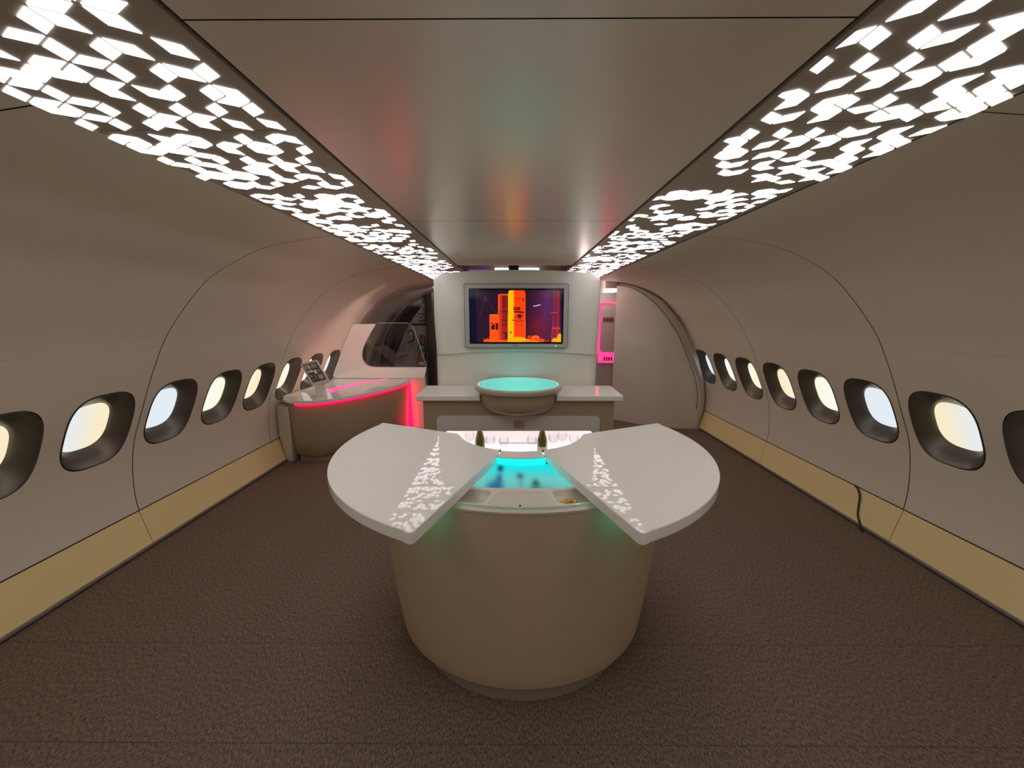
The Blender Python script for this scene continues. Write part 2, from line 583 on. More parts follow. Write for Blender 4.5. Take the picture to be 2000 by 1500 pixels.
WN = [0]
def make_window(side, yc, tc_, tints):
    pf = prof[side]
    cx, cz = pf.at(tc_)
    loc = (side * cx, yc, cz)
    e = thing('window_%d' % WN[0], None, None, loc, kind='structure')
    def P(y, t, d):
        return pf.pt(tc_ + t, yc + y, d)
    rings = []
    for hw, hh, n, d in ((0.2035, 0.2565, 3.0, 0.012), (0.1985, 0.2515, 3.0, 0.006), (0.1975, 0.2505, 3.0, -0.001), (0.194, 0.247, 3.0, -0.002), (0.190, 0.243, 3.0, 0.001),
                         (0.178, 0.224, 3.0, 0.016), (0.158, 0.194, 2.9, 0.048), (0.146, 0.174, 2.8, 0.072), (0.139, 0.163, 2.8, 0.088), (0.136, 0.159, 2.8, 0.098)):
        # the reveal flattens towards the pane: blend from the curved wall to a plane
        ring = []
        for y, t in superell(hw, hh, n, 56):
            p = np.array(P(y, t, d))
            nx, nz = pf.nrm(tc_)
            tx, tz_ = -nz, nx
            kf = min(1, max(0, d / 0.07))
            t2 = t - 0.020 * kf
            q = np.array((side * (cx + tx * t2 + nx * d), yc + y, cz + tz_ * t2 + nz * d))
            ring.append(tuple(p * (1 - kf) + q * kf))
        rings.append(ring)
    v, f = loft(rings, True)
    s = mesh_obj('window_surround', v, f, M_funnel, e, sharp=50)
    g, gf = loft([[P(y, t, 0.014) for y, t in superell(0.21, 0.262, 3.0, 56)], [P(y, t, 0.014) for y, t in superell(0.195, 0.247, 3.0, 56)]], True)
    mesh_obj('gasket', g, gf, M_seam, s)
    # the backlit pane: rounded disc of concentric rings, tint varies along the cabin
    nx, nz = pf.nrm(tc_)
    tx, tz_ = -nz, nx
    V = []; cols = []; Fc = []
    base = superell(0.139, 0.162, 2.8, 56)
    d = 0.094
    rr = [1.0, 0.94, 0.75, 0.5, 0.25]
    def colr(y, t):
        u = min(1, max(0, (y / 0.139 + 1) / 2))
        u = u * u * (3 - 2 * u)
        a, b_ = tints
        c = a * (1 - u) + b_ * u
        e_ = max(abs(y / 0.136), abs(t / 0.159))
        return [s2l(q) for q in c] + [1]
    for r in rr:
        for y, t in base:
            V.append((side * (cx + tx * (t * r - 0.02) + nx * d), yc + y * r, cz + tz_ * (t * r - 0.02) + nz * d))
            cols.append(colr(y * r, t * r))
    V.append((side * (cx - tx * 0.02 + nx * d), yc, cz - tz_ * 0.02 + nz * d)); cols.append(colr(0, 0))
    for k in range(len(rr) - 1):
        for i in range(56):
            j = (i + 1) % 56
            q = (k * 56 + i, k * 56 + j, (k + 1) * 56 + j, (k + 1) * 56 + i)
            Fc.append(q if side < 0 else q[::-1])
    for i in range(56):
        j = (i + 1) % 56
        q = (4 * 56 + i, 4 * 56 + j, 5 * 56)
        Fc.append(q if side < 0 else q[::-1])
    mesh_obj('window_pane', V, Fc, M_winpic, e, cols=cols)
    return e

wall_side(-1)
wall_side(1)

# ------------------------------------------------------------------ floor
YB = -3.4
v, f = box(-3.2, 3.2, YB, 8.2, -0.05, 0.0)
fl = mesh_obj('floor', v, f, M_carpet, smooth=False); tag(fl, kind='structure')
v, f = merge(*[box(-2.68, 2.68, y - 0.0007, y + 0.0007, -0.001, 0.0006) for y in (1.232, 1.699)])
mesh_obj('carpet_seam', v, f, M_seam, fl, smooth=False)

# ------------------------------------------------------------------ centre ceiling
CX0, CX1, CZ = -0.633, 0.526, 2.150
seams = [-3.45, -2.06, -0.65, 0.755, 2.17, 3.572, 4.27]
parts = []
for a, bnd in zip(seams[:-1], seams[1:]):
    a_, b_ = a + 0.0018, bnd - 0.0018
    rings = []
    n = 10
    for j in range(n + 1):
        y = a_ + (b_ - a_) * j / n
        row = []
        for i in range(25):
            x = CX0 + 0.004 + (CX1 - CX0 - 0.008) * i / 24
            z = CZ
            if bnd > 4.2:
                q = max(0, (y - 3.95) / 0.32)
                z += 0.05 * q * q
            row.append((x, y, z))
        rings.append(row)
    parts.append(loft(rings, False))
v, f = merge(*parts)
ce = mesh_obj('ceiling', v, f, M_ceil, smooth=True, sharp=60)
ce['kind'] = 'structure'
v, f = merge(*[box(CX0, CX1, y - 0.01, y + 0.01, 2.156, 2.17) for y in seams[:-1]] + [box(x - 0.012, x + 0.012, -3.4, 4.2, 2.156, 2.17) for x in (CX0, CX1)])
mesh_obj('seam_backing', v, f, M_seam, ce, smooth=False)

# ------------------------------------------------------------------ luminous rhombus strips
random.seed(11)
LIT = {
 (-1, 1): ((-0.72545, 0.98502, 0.04482, 0.07288), '-4,0,0 -3,-3,0 -3,-2,1 -3,-2,2 -3,-1,2 -3,0,2 -2,-4,2 -2,-3,0 -2,-2,0 -2,-2,1 -2,-1,1 -2,-1,2 -2,0,2 -1,-5,0 -1,-5,1 -1,-5,2 -1,-4,1 -1,-4,2 -1,-3,0 -1,-3,1 -1,-2,1 -1,-1,1 -1,-1,2 -1,0,1 0,-5,0 0,-5,1 0,-4,0 0,-4,1 0,-3,2 0,-2,2 0,-1,1 0,0,0 0,0,1 0,0,2 1,-6,2 1,-5,0 1,-5,1 1,-4,1 1,-3,0 1,-3,1 1,-2,0 1,-2,1 1,-1,1 1,0,0 1,0,1 2,-5,1 2,-4,1 2,-3,1 2,-3,2 2,-2,2 2,-1,2 2,0,2'),
 (-1, 2): ((-0.72553, 0.91247, 0.04502, 0.0762), '4,-5,0 4,-5,1 4,-5,2 4,-4,0 4,-4,2 4,-3,0 4,-3,1 4,-3,2 4,-2,0 4,-1,0 4,-1,1 4,0,1 4,0,2 5,-6,2 5,-5,1 5,-5,2 5,-4,0 5,-4,1 5,-3,2 5,-2,2 5,-1,1 5,0,0 5,0,1 6,-5,0 6,-5,1 6,-4,0 6,-4,1 6,-3,1 6,-2,0 6,-2,1 6,-1,0 6,-1,1 6,0,1 7,-5,0 7,-5,1 7,-4,0 7,-4,1 7,-3,0 7,-3,1 7,-3,2 7,-2,2 7,-1,2 7,0,2 8,-5,1 8,-5,2 8,-4,1 8,-4,2 8,-3,1 8,-2,0 8,-2,1 8,-1,1 8,-1,2 8,0,2 8,1,1 9,-5,0 9,-5,1 9,-5,2 9,-4,0 9,-4,1 9,-3,1 9,-2,0 9,-1,0 9,-1,1 9,0,0 9,0,1'),
 (1, 1): ((0.57677, 0.81682, 0.04461, 0.07186), '-1,0,1 -1,1,1 -1,2,0 0,0,1 0,0,2 0,1,2 0,2,1 0,3,0 0,3,1 1,-1,2 1,0,2 1,1,0 1,1,2 1,2,0 1,2,2 1,3,1 1,4,0 2,0,0 2,1,1 2,2,1 2,3,1 2,4,0 2,4,1 2,5,0 2,5,1 2,5,2 3,0,1 3,1,0 3,1,1 3,1,2 3,2,0 3,2,2 3,3,0 3,4,0 3,4,1 3,4,2 3,5,0 3,5,1 3,5,2 4,0,2 4,1,1 4,2,1 4,3,2 4,4,1 4,4,2 4,5,2 4,6,1'),
 (1, 2): ((0.5756, 0.74629, 0.04461, 0.07434), '6,0,0 6,0,2 6,1,2 6,2,0 6,2,2 6,3,0 6,3,2 6,4,1 6,5,0 6,5,1 6,6,1 7,0,0 7,0,1 7,1,1 7,2,1 7,3,1 7,4,0 7,4,1 7,5,0 7,5,1 7,5,2 8,0,2 8,1,1 8,2,1 8,2,2 8,3,0 8,3,2 8,5,0 8,5,1 8,6,1 9,0,2 9,1,1 9,2,0 9,2,1 9,3,0 9,3,2 9,4,1 9,4,2 9,5,0 9,5,1 10,1,2 10,2,1 10,3,0 10,4,1 10,4,2 10,5,0 10,5,1 10,6,1 11,3,1 11,3,2 11,4,0 11,5,1 11,5,2'),
}
def strip(side):
    if side < 0:
        xi, xo = -0.640, -1.207; first, last = -0.672, -1.192; ysep = 1.150
    else:
        xi, xo = 0.533, 1.102; first, last = 0.530, 1.092; ysep = 1.118
    tilt = 0.013 if side > 0 else 0.0
    Z = lambda x: 2.15 + tilt * (x - 0.6)
    yb = [ysep + 0.5415 * k for k in range(-8, 9)]
    e = thing('ceiling_light_strip', 'long ceiling light strip of glowing white rhombuses on the %s side, above the %s' % (('left', 'red-lit desk') if side < 0 else ('right', 'power cable')), 'ceiling light', ((xi + xo) / 2, 1.0, 2.15))
    parts = []
    def bx_(x0, x1, y0, y1, z0, z1):
        v, f = box(x0, x1, y0, y1, z0, z1)
        return [(x, y, z + tilt * (x - 0.6)) for x, y, z in v], f
    for a, bnd in zip(yb[:-1:2], yb[2::2]):
        parts.append(bx_(min(xi, xo), max(xi, xo), a + 0.0015, bnd - 0.0015, 2.1500, 2.154))
    parts.append(bx_(min(xi, xo), max(xi, xo), yb[0], yb[-1], 2.1535, 2.165))
    v, f = merge(*parts)
    mesh_obj('backing_panel', v, f, M_stripback, e, smooth=False)
    V = []; Fc = []; cols = []
    lo, hi = min(first, last) - 0.004, max(first, last) + 0.004
    def put(P, g=0.0025):
        mx_ = sum(p[0] for p in P) / 4; my_ = sum(p[1] for p in P) / 4
        Q = []
        # inset every edge by the joint's half width
        area = sum(P[i][0] * P[(i + 1) % 4][1] - P[(i + 1) % 4][0] * P[i][1] for i in range(4))
        sg = 1 if area > 0 else -1
        for i in range(4):
            p = Vector(P[i]); a = (p - Vector(P[i - 1])).normalized(); c = (Vector(P[(i + 1) % 4]) - p).normalized()
            n1 = Vector((-a.y, a.x)) * sg; n2 = Vector((-c.y, c.x)) * sg
            h = n1 + n2
            q = p + h * (g / max(0.15, 1 + n1.dot(n2)))
            Q.append((q.x, q.y))
        n = len(V)
        V.extend([(a, b_, Z(a) - 0.0015) for a, b_ in Q] + [(a, b_, Z(a) + 0.001) for a, b_ in Q])
        tn = random.choice([(1, .965, 1.0), (1, .97, .99), (.97, .955, 1.03), (.99, .965, 1.01)])
        cols.extend([(tn[0] * .97, tn[1] * .95, tn[2] * .95, 1)] * 8)
        Fc.append((n, n + 3, n + 2, n + 1) if sg > 0 else (n, n + 1, n + 2, n + 3))
        Fc.extend([(n + q, n + (q + 1) % 4, n + 4 + (q + 1) % 4, n + 4 + q) for q in range(4)])
    def rh(lat, j, i, kd):
        ox, oy, dx, dy = lat
        e3 = dy / 3
        cx = ox + 2 * dx * i + (dx if j % 2 else 0); cy = oy + dy * j
        pl = ([(0, 0), (dx, e3), (0, 2 * e3), (-dx, e3)], [(0, 0), (-dx, e3), (-dx, -e3), (0, -2 * e3)], [(0, 0), (dx, e3), (dx, -e3), (0, -2 * e3)])[kd]
        return [(cx + a, cy + b_) for a, b_ in pl]
    lat1, k1 = LIT[(side, 1)]; lat2, k2 = LIT[(side, 2)]
    for lat, ks in ((lat1, k1), (lat2, k2)):
        for t in ks.split():
            P = rh(lat, *[int(q) for q in t.split(',')])
            if min(p[0] for p in P) < lo - 0.03 or max(p[0] for p in P) > hi + 0.03: continue
            put(P, 0.0031 if lat is lat1 else 0.0031)
    for lat, y0, y1 in ((lat1, yb[0], 0.72), (lat2, 1.645, yb[-1])):
        for j in range(-80, 80):
            for i in range(-20, 21):
                for kd in range(3):
                    P = rh(lat, j, i, kd)
                    xs = [p[0] for p in P]; ys = [p[1] for p in P]
                    if min(xs) < lo or max(xs) > hi: continue
                    my_ = sum(ys) / 4
                    if my_ < y0 or my_ > y1 or min(ys) < yb[0]: continue
                    if [s for s in yb if min(ys) + 0.006 < s < max(ys) - 0.006]: continue
                    dd = abs(sum(xs) / 4 - first) / abs(last - first)
                    p = (0.36 + 0.36 * dd) if my_ > 1 else (0.25 + 0.5 * dd)
                    if random.random() > p: continue
                    put(P, 0.0034 if my_ < 2.4 else 0.0042)
    mesh_obj('rhombus_lights', V, Fc, M_tile, e, smooth=False, cols=cols)
    v, f = bx_(min(xi, xi + (0.012 if side > 0 else -0.012)), max(xi, xi + (0.012 if side > 0 else -0.012)), yb[0], yb[-1], 2.147, 2.1505)
    mesh_obj('edge_trim', v, f, M_stripback, e, smooth=False)
strip(-1)
strip(1)

# back end of the cabin behind the camera
v, f = box(-2.9, 2.9, YB - 0.1, YB, 0, 2.4)
o = mesh_obj('wall_back', v, f, M_wall, smooth=False); o['kind'] = 'structure'

# ------------------------------------------------------------------ service bar in front
BC = (-0.022, 1.927)
WC = (-0.025, 2.145)     # centre of the rear cut-out
bar = thing('service_bar', 'large oval taupe bar with two fan-shaped glossy white leaves and glowing cyan tank', 'bar', (BC[0], BC[1], 0))
def outline(a, b_, n=2.0, rear=2.13, rin=0.40, N=72):
    pts = []
    a0 = math.asin(max(-1, min(1, (rear - BC[1]) / b_)))
    for k in range(N + 1):
        q = math.pi - a0 + (math.pi + 2 * a0) * k / N
        c, s = math.cos(q), math.sin(q)
        pts.append((BC[0] + a * math.copysign(abs(c) ** (2 / n), c), BC[1] + b_ * math.copysign(abs(s) ** (2 / n), s)))
    for k in range(17):
        q = 2 * math.pi - k * math.pi / 16
        q = -math.pi * k / 16
        pts.append((WC[0] + rin * math.cos(q), rear + rin * math.sin(q)))
    return pts
rings = []
for z, u in ((0.085, -0.03), (0.092, 0.0), (0.15, 0.10), (0.25, 0.24), (0.4, 0.42), (0.6, 0.66), (0.8, 0.88), (0.93, 1.0)):
    a = 0.640 + (0.735 - 0.640) * u; b_ = 0.548 + (0.625 - 0.548) * u
    rings.append([(x, y, z) for x, y in outline(a, b_)])
v, f = loft(rings, True, True, False)
mesh_obj('body', v, f, M_taupe, bar, sharp=50)
pl_ = [(x, y) for x, y in outline(0.56, 0.522)]
v, f = plate(pl_, 0.0, 0.088)
mesh_obj('plinth', v, f, M_plinth, bar, sharp=50)
# beige lip
rings = []
for z, s in ((0.928, 0.0), (0.926, 0.012), (0.932, 0.018), (0.941, 0.018), (0.945, 0.012), (0.945, -0.03)):
    rings.append([(x, y, z) for x, y in outline(0.722 + s, 0.612 + s)])
v, f = loft(rings, True)
mesh_obj('rim', v, f, M_rim, bar, sharp=50)
# tray with wells
tank = []
for k in range(13):
    q = math.radians(-90 - 50 + 100 * k / 12)
    tank.append((WC[0] + 0.428 * math.cos(q), WC[1] + 0.428 * math.sin(q)))
front = []
for k in range(13):
    x = 0.34 - 0.68 * k / 12
    front.append((BC[0] + x, 1.484 + 0.30 * x * x))
tank_poly = fillet(tank + front, 0.0)
compC = fillet([(-0.124, 1.453), (0.068, 1.457), (0.100, 1.345), (0.085, 1.328), (-0.032, 1.322), (-0.148, 1.332), (-0.162, 1.350)], 0.02)
compL = fillet([(-0.36, 1.500), (-0.158, 1.461), (-0.152, 1.440), (-0.176, 1.357), (-0.22, 1.350), (-0.38, 1.395)], 0.02)
compR = fillet([(0.090, 1.461), (0.30, 1.500), (0.33, 1.395), (0.20, 1.357), (0.135, 1.348), (0.108, 1.370)], 0.02)
deck_out = outline(0.716, 0.606)
v, f = plate(deck_out, 0.935, 0.950, [tank_poly, compC, compL, compR])
TT = mesh_obj('tray_top', v, f, M_tray, bar, smooth=False)
def cup(poly, ztop, depth, inset, name, m):
    cx = sum(p[0] for p in poly) / len(poly); cy = sum(p[1] for p in poly) / len(poly)
    rings = []
    for k, (z, s) in enumerate(((0, 0), (-depth * 0.5, 0.08), (-depth * 0.85, 0.2), (-depth, 0.45), (-depth, 0.9))):
        rings.append([(x + (cx - x) * s * inset, y + (cy - y) * s * inset, ztop + z) for x, y in poly])
    v, f = loft(rings, True, False, True)
    return mesh_obj(name, v, f, m, TT, sharp=60)
cup(compC, 0.950, 0.006, 0.3, 'tray_well', M_cup)
cup(compL, 0.950, 0.030, 0.8, 'tray_well', M_cup)
cup(compR, 0.950, 0.030, 0.8, 'tray_well', M_cup)
# glass edge ring along the front of the tray
ring_o = [p for p in outline(0.722, 0.612)][12:61]
ring_i = [p for p in outline(0.714, 0.604)][12:61]
v, f = loft([[(x, y, 0.944) for x, y in ring_o], [(x, y, 0.954) for x, y in ring_o], [(x, y, 0.954) for x, y in ring_i], [(x, y, 0.944) for x, y in ring_i]], False)
mesh_obj('glass_edge', v, f, M_glassedge, bar, sharp=50)
# tank walls and glowing floor
v, f = loft([[(x, y, z) for x, y in tank_poly] for z in (0.949, 0.895)], True)
mesh_obj('tank_wall', v, f, M_cyan, bar, sharp=40)
v, f = loft([[(WC[0] + r_ * math.cos(math.radians(-106 + 32 * k / 16)), WC[1] + r_ * math.sin(math.radians(-106 + 32 * k / 16)), z) for k in range(17)] for r_, z in ((0.424, 0.951), (0.424, 0.985), (0.418, 0.985), (0.418, 0.951))], False)
mesh_obj('tank_wall', v, f, M_cyan, bar, sharp=40)
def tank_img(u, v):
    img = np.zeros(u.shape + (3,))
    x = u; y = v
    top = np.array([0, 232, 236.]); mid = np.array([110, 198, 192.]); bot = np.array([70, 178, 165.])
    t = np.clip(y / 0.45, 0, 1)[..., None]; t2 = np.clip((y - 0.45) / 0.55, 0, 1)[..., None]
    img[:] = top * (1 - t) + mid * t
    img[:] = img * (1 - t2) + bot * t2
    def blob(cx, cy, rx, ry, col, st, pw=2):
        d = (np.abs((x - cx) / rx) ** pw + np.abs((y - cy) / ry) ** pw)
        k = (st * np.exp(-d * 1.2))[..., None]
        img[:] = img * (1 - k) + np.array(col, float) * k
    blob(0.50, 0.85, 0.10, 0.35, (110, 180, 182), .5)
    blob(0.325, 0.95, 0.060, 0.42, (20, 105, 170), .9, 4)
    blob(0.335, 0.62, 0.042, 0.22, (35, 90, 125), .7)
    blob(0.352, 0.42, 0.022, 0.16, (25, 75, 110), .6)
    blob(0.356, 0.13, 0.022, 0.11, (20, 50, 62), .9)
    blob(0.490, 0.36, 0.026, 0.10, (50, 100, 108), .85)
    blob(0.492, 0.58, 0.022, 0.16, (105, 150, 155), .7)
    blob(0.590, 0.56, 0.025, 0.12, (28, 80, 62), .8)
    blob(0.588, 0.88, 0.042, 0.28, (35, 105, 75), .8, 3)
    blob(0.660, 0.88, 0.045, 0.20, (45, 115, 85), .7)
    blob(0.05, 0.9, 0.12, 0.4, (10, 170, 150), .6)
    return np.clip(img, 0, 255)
picture('tank_panel', 120, 60, tank_img, (-0.365, 1.735, 0.955), (0.315, 1.735, 0.955), (-0.365, 1.478, 0.898), M_pic, bar)  # glowing cyan panel with soft dark figure shapes in its colour
# flush bridge between the leaf tips
def arc(r, a0, a1, n=12, c=WC):
    return [(c[0] + r * math.cos(math.radians(a0 + (a1 - a0) * k / n)), c[1] + r * math.sin(math.radians(a0 + (a1 - a0) * k / n))) for k in range(n + 1)]
br = arc(0.345, -106, -74) + arc(0.425, -75, -105)
v, f = plate(br, 0.984, 0.994)
mesh_obj('bridge', v, f, M_offw, bar, bevel=0.002, sharp=40)
v, f = plate(arc(0.340, -160, -20, 30) + arc(0.400, -20, -160, 30), 0.93, 0.951)
mesh_obj('rear_edge', v, f, mat('rear_edge_brown', (0.16, 0.12, 0.10, 1), 0.4), bar, sharp=40)
# the two fan-shaped leaves
LC = (-0.022, 1.92); LR = 0.916
def leaf(side):
    def X(x): return LC[0] + side * x
    ang0 = math.atan2(1.068 - LC[1], 0.358); ang1 = math.atan2(2.285 - LC[1], 0.842)
    pts = [(0.113, 1.758)]
    pts.append((0.350, 1.062))
    for k in range(1, 40):
        q = ang0 + (ang1 - ang0) * k / 40
        pts.append((LR * math.cos(q), LC[1] + LR * math.sin(q)))
    pts.append((0.858, 2.300))
    pts.append((0.352, 2.070))
    # small step, then the arc of the rear cut-out
    pts.append((0.328, 2.020))
    for k in range(0, 15):
        q = math.radians(-22 - (72 - 22) * k / 14)
        pts.append((0.352 * math.cos(q), WC[1] + 0.352 * math.sin(q)))
    n = len(pts)
    rads = [0.004, 0.035] + [0] * 39 + [0.05, 0.02, 0.012] + [0] * 15
    P2 = [(X(a), b_) for a, b_ in pts]
    P2 = fillet(P2, rads, 6)
    v, f = plate(P2, 0.957, 1.0)
    return mesh_obj('table_leaf', v, f, M_white, bar, smooth=True, sharp=40, bevel=0.008, bseg=4)
LV = [leaf(-1), leaf(1)]
# small hinge pins
parts = [lathe([(0.0035, 0), (0.0035, 0.012), (0.0, 0.012)], (x, y, z), 10) for x, y, z in ((-0.127, 1.795, 0.9935), (0.083, 1.795, 0.9935))]
for p, q in zip(parts, LV):
    mesh_obj('hinge_pin', p[0], p[1], M_black, q)
v, f = lathe([(0.004, 0), (0.004, 0.006), (0.0, 0.006)], (-0.037, 1.327, 0.951), 10)
mesh_obj('locating_pin', v, f, M_black, TT)
# added hidden strips under the leaves, imitating the tank's glow on the body
for s in (-1, 1):
    pts = []
    for k in range(9):
        q = math.radians(-90 + s * (27 + 14 * k / 8))
        pts.append((BC[0] + 0.80 * math.cos(q), BC[1] + 0.705 * math.sin(q), 0.9525))
    v, f = tube(pts, 0.004, 8)
    mesh_obj('added_leaf_glow', v, f, M_teal, bar)
# golden snacks in the right well
random.seed(4)
for k in range(7):
    cx_, cy_ = 0.160 + random.uniform(-0.03, 0.04), 1.385 + random.uniform(-0.016, 0.02)
    z0 = 0.9235 + 0.006 * (k % 3)
    bm = bmesh.new()
    bmesh.ops.create_icosphere(bm, subdivisions=2, radius=0.010)
    for vv in bm.verts:
        vv.co.x *= 1.4 + random.uniform(-.25, .25); vv.co.z *= 0.75; vv.co += Vector((random.uniform(-.002, .002),) * 3)
    V = [(vv.co.x + cx_, vv.co.y + cy_, vv.co.z + z0 + 0.006) for vv in bm.verts]
    Fc = [tuple(q.index for q in ff.verts) for ff in bm.faces]
    bm.free()
    o = mesh_obj('snack_piece', V, Fc, M_gold, origin=(cx_, cy_, z0))
    tag(o, 'small golden crumpled snack piece lying in the right tray well of the bar', 'snack', 'golden snacks in the right tray well')

# ------------------------------------------------------------------ screen partition, television, back counter
pc = -0.035
part_ = thing('screen_partition', 'tall off-white freestanding partition carrying the television behind the counter', 'partition', (pc, 3.66, 0))
def part_y(x, bulge):
    return 3.600 - bulge * (1 - ((x - pc) / 0.78) ** 2)
def part_panel(z0, z1, top_arc, bot_arc, hw0, hw1, bulge, lean, name):
    rings = []
    N = 40; R = 24
    front = []
    for j in range(R + 1):
        q = j / R
        row = []
        for i in range(N + 1):
            u = -1 + 2 * i / N
            hw = hw0 + (hw1 - hw0) * q
            if name == 'upper_panel':
                hw = hw + 0.010 * math.sin(q * math.pi)
                # rounded top corners
                if q > 0.93: hw -= 0.045 * ((q - 0.93) / 0.07) ** 2.5
            x = pc + hw * u
            zz0 = z0 + bot_arc * (1 - u * u); zz1 = z1 + top_arc * (1 - u * u)
            z = zz0 + (zz1 - zz0) * q
            y = 3.600 - bulge * math.sin(min(1, (1 - q) * 1.0) * math.pi * 0.5) - lean * (1 - q)
            y += 0.045 * max(0, (abs(u) - 0.93) / 0.07) ** 2
            row.append((x, y, z))
        front.append(row)
    n = len(front[0])
    V = [p for r in front for p in r]
    Fc = [(j * n + i, j * n + i + 1, (j + 1) * n + i + 1, (j + 1) * n + i) for j in range(R) for i in range(N)]
    m = len(V)
    V += [(p[0], 3.75, p[2]) for r in front for p in r]
    Fc += [(m + j * n + i, m + (j + 1) * n + i, m + (j + 1) * n + i + 1, m + j * n + i + 1) for j in range(R) for i in range(N)]
    for j in range(R):
        for i in (0, N):
            a = j * n + i; b_ = (j + 1) * n + i
            Fc.append((a, b_, b_ + m, a + m))
    for i in range(N):
        for j in (0, R):
            a = j * n + i; b_ = j * n + i + 1
            Fc.append((a, b_, b_ + m, a + m))
    return mesh_obj(name, V, Fc, M_offw, part_, sharp=50)
part_panel(1.292, 2.028, 0.032, 0.030, 0.750, 0.765, 0.025, 0.0, 'upper_panel')
part_panel(0.0, 1.288, 0.030, 0.0, 0.768, 0.758, 0.0, 0.0, 'lower_panel')

TVX0, TVX1, TVZ0, TVZ1, TVY = -0.506, 0.427, 1.3635, 1.930, 3.530
tv = thing('television', 'flat television with silver frame showing an orange rocket launch, on the white partition', 'television', ((TVX0 + TVX1) / 2, 3.57, TVZ0))
v, f = plate(rrect(TVX0, TVX1, TVZ0, TVZ1, 0.012), TVY, TVY + 0.035, [rrect(-0.467, 0.388, 1.397, 1.893, 0.003)], XZ(0))
BZ = mesh_obj('bezel', v, f, M_silver, tv, bevel=0.003)
v, f = plate(rrect(TVX0 - 0.005, TVX1 + 0.005, TVZ0 - 0.005, TVZ1 + 0.005, 0.014), TVY + 0.012, TVY + 0.040, [], XZ(0))
mesh_obj('rear_housing', v, f, M_black, tv)

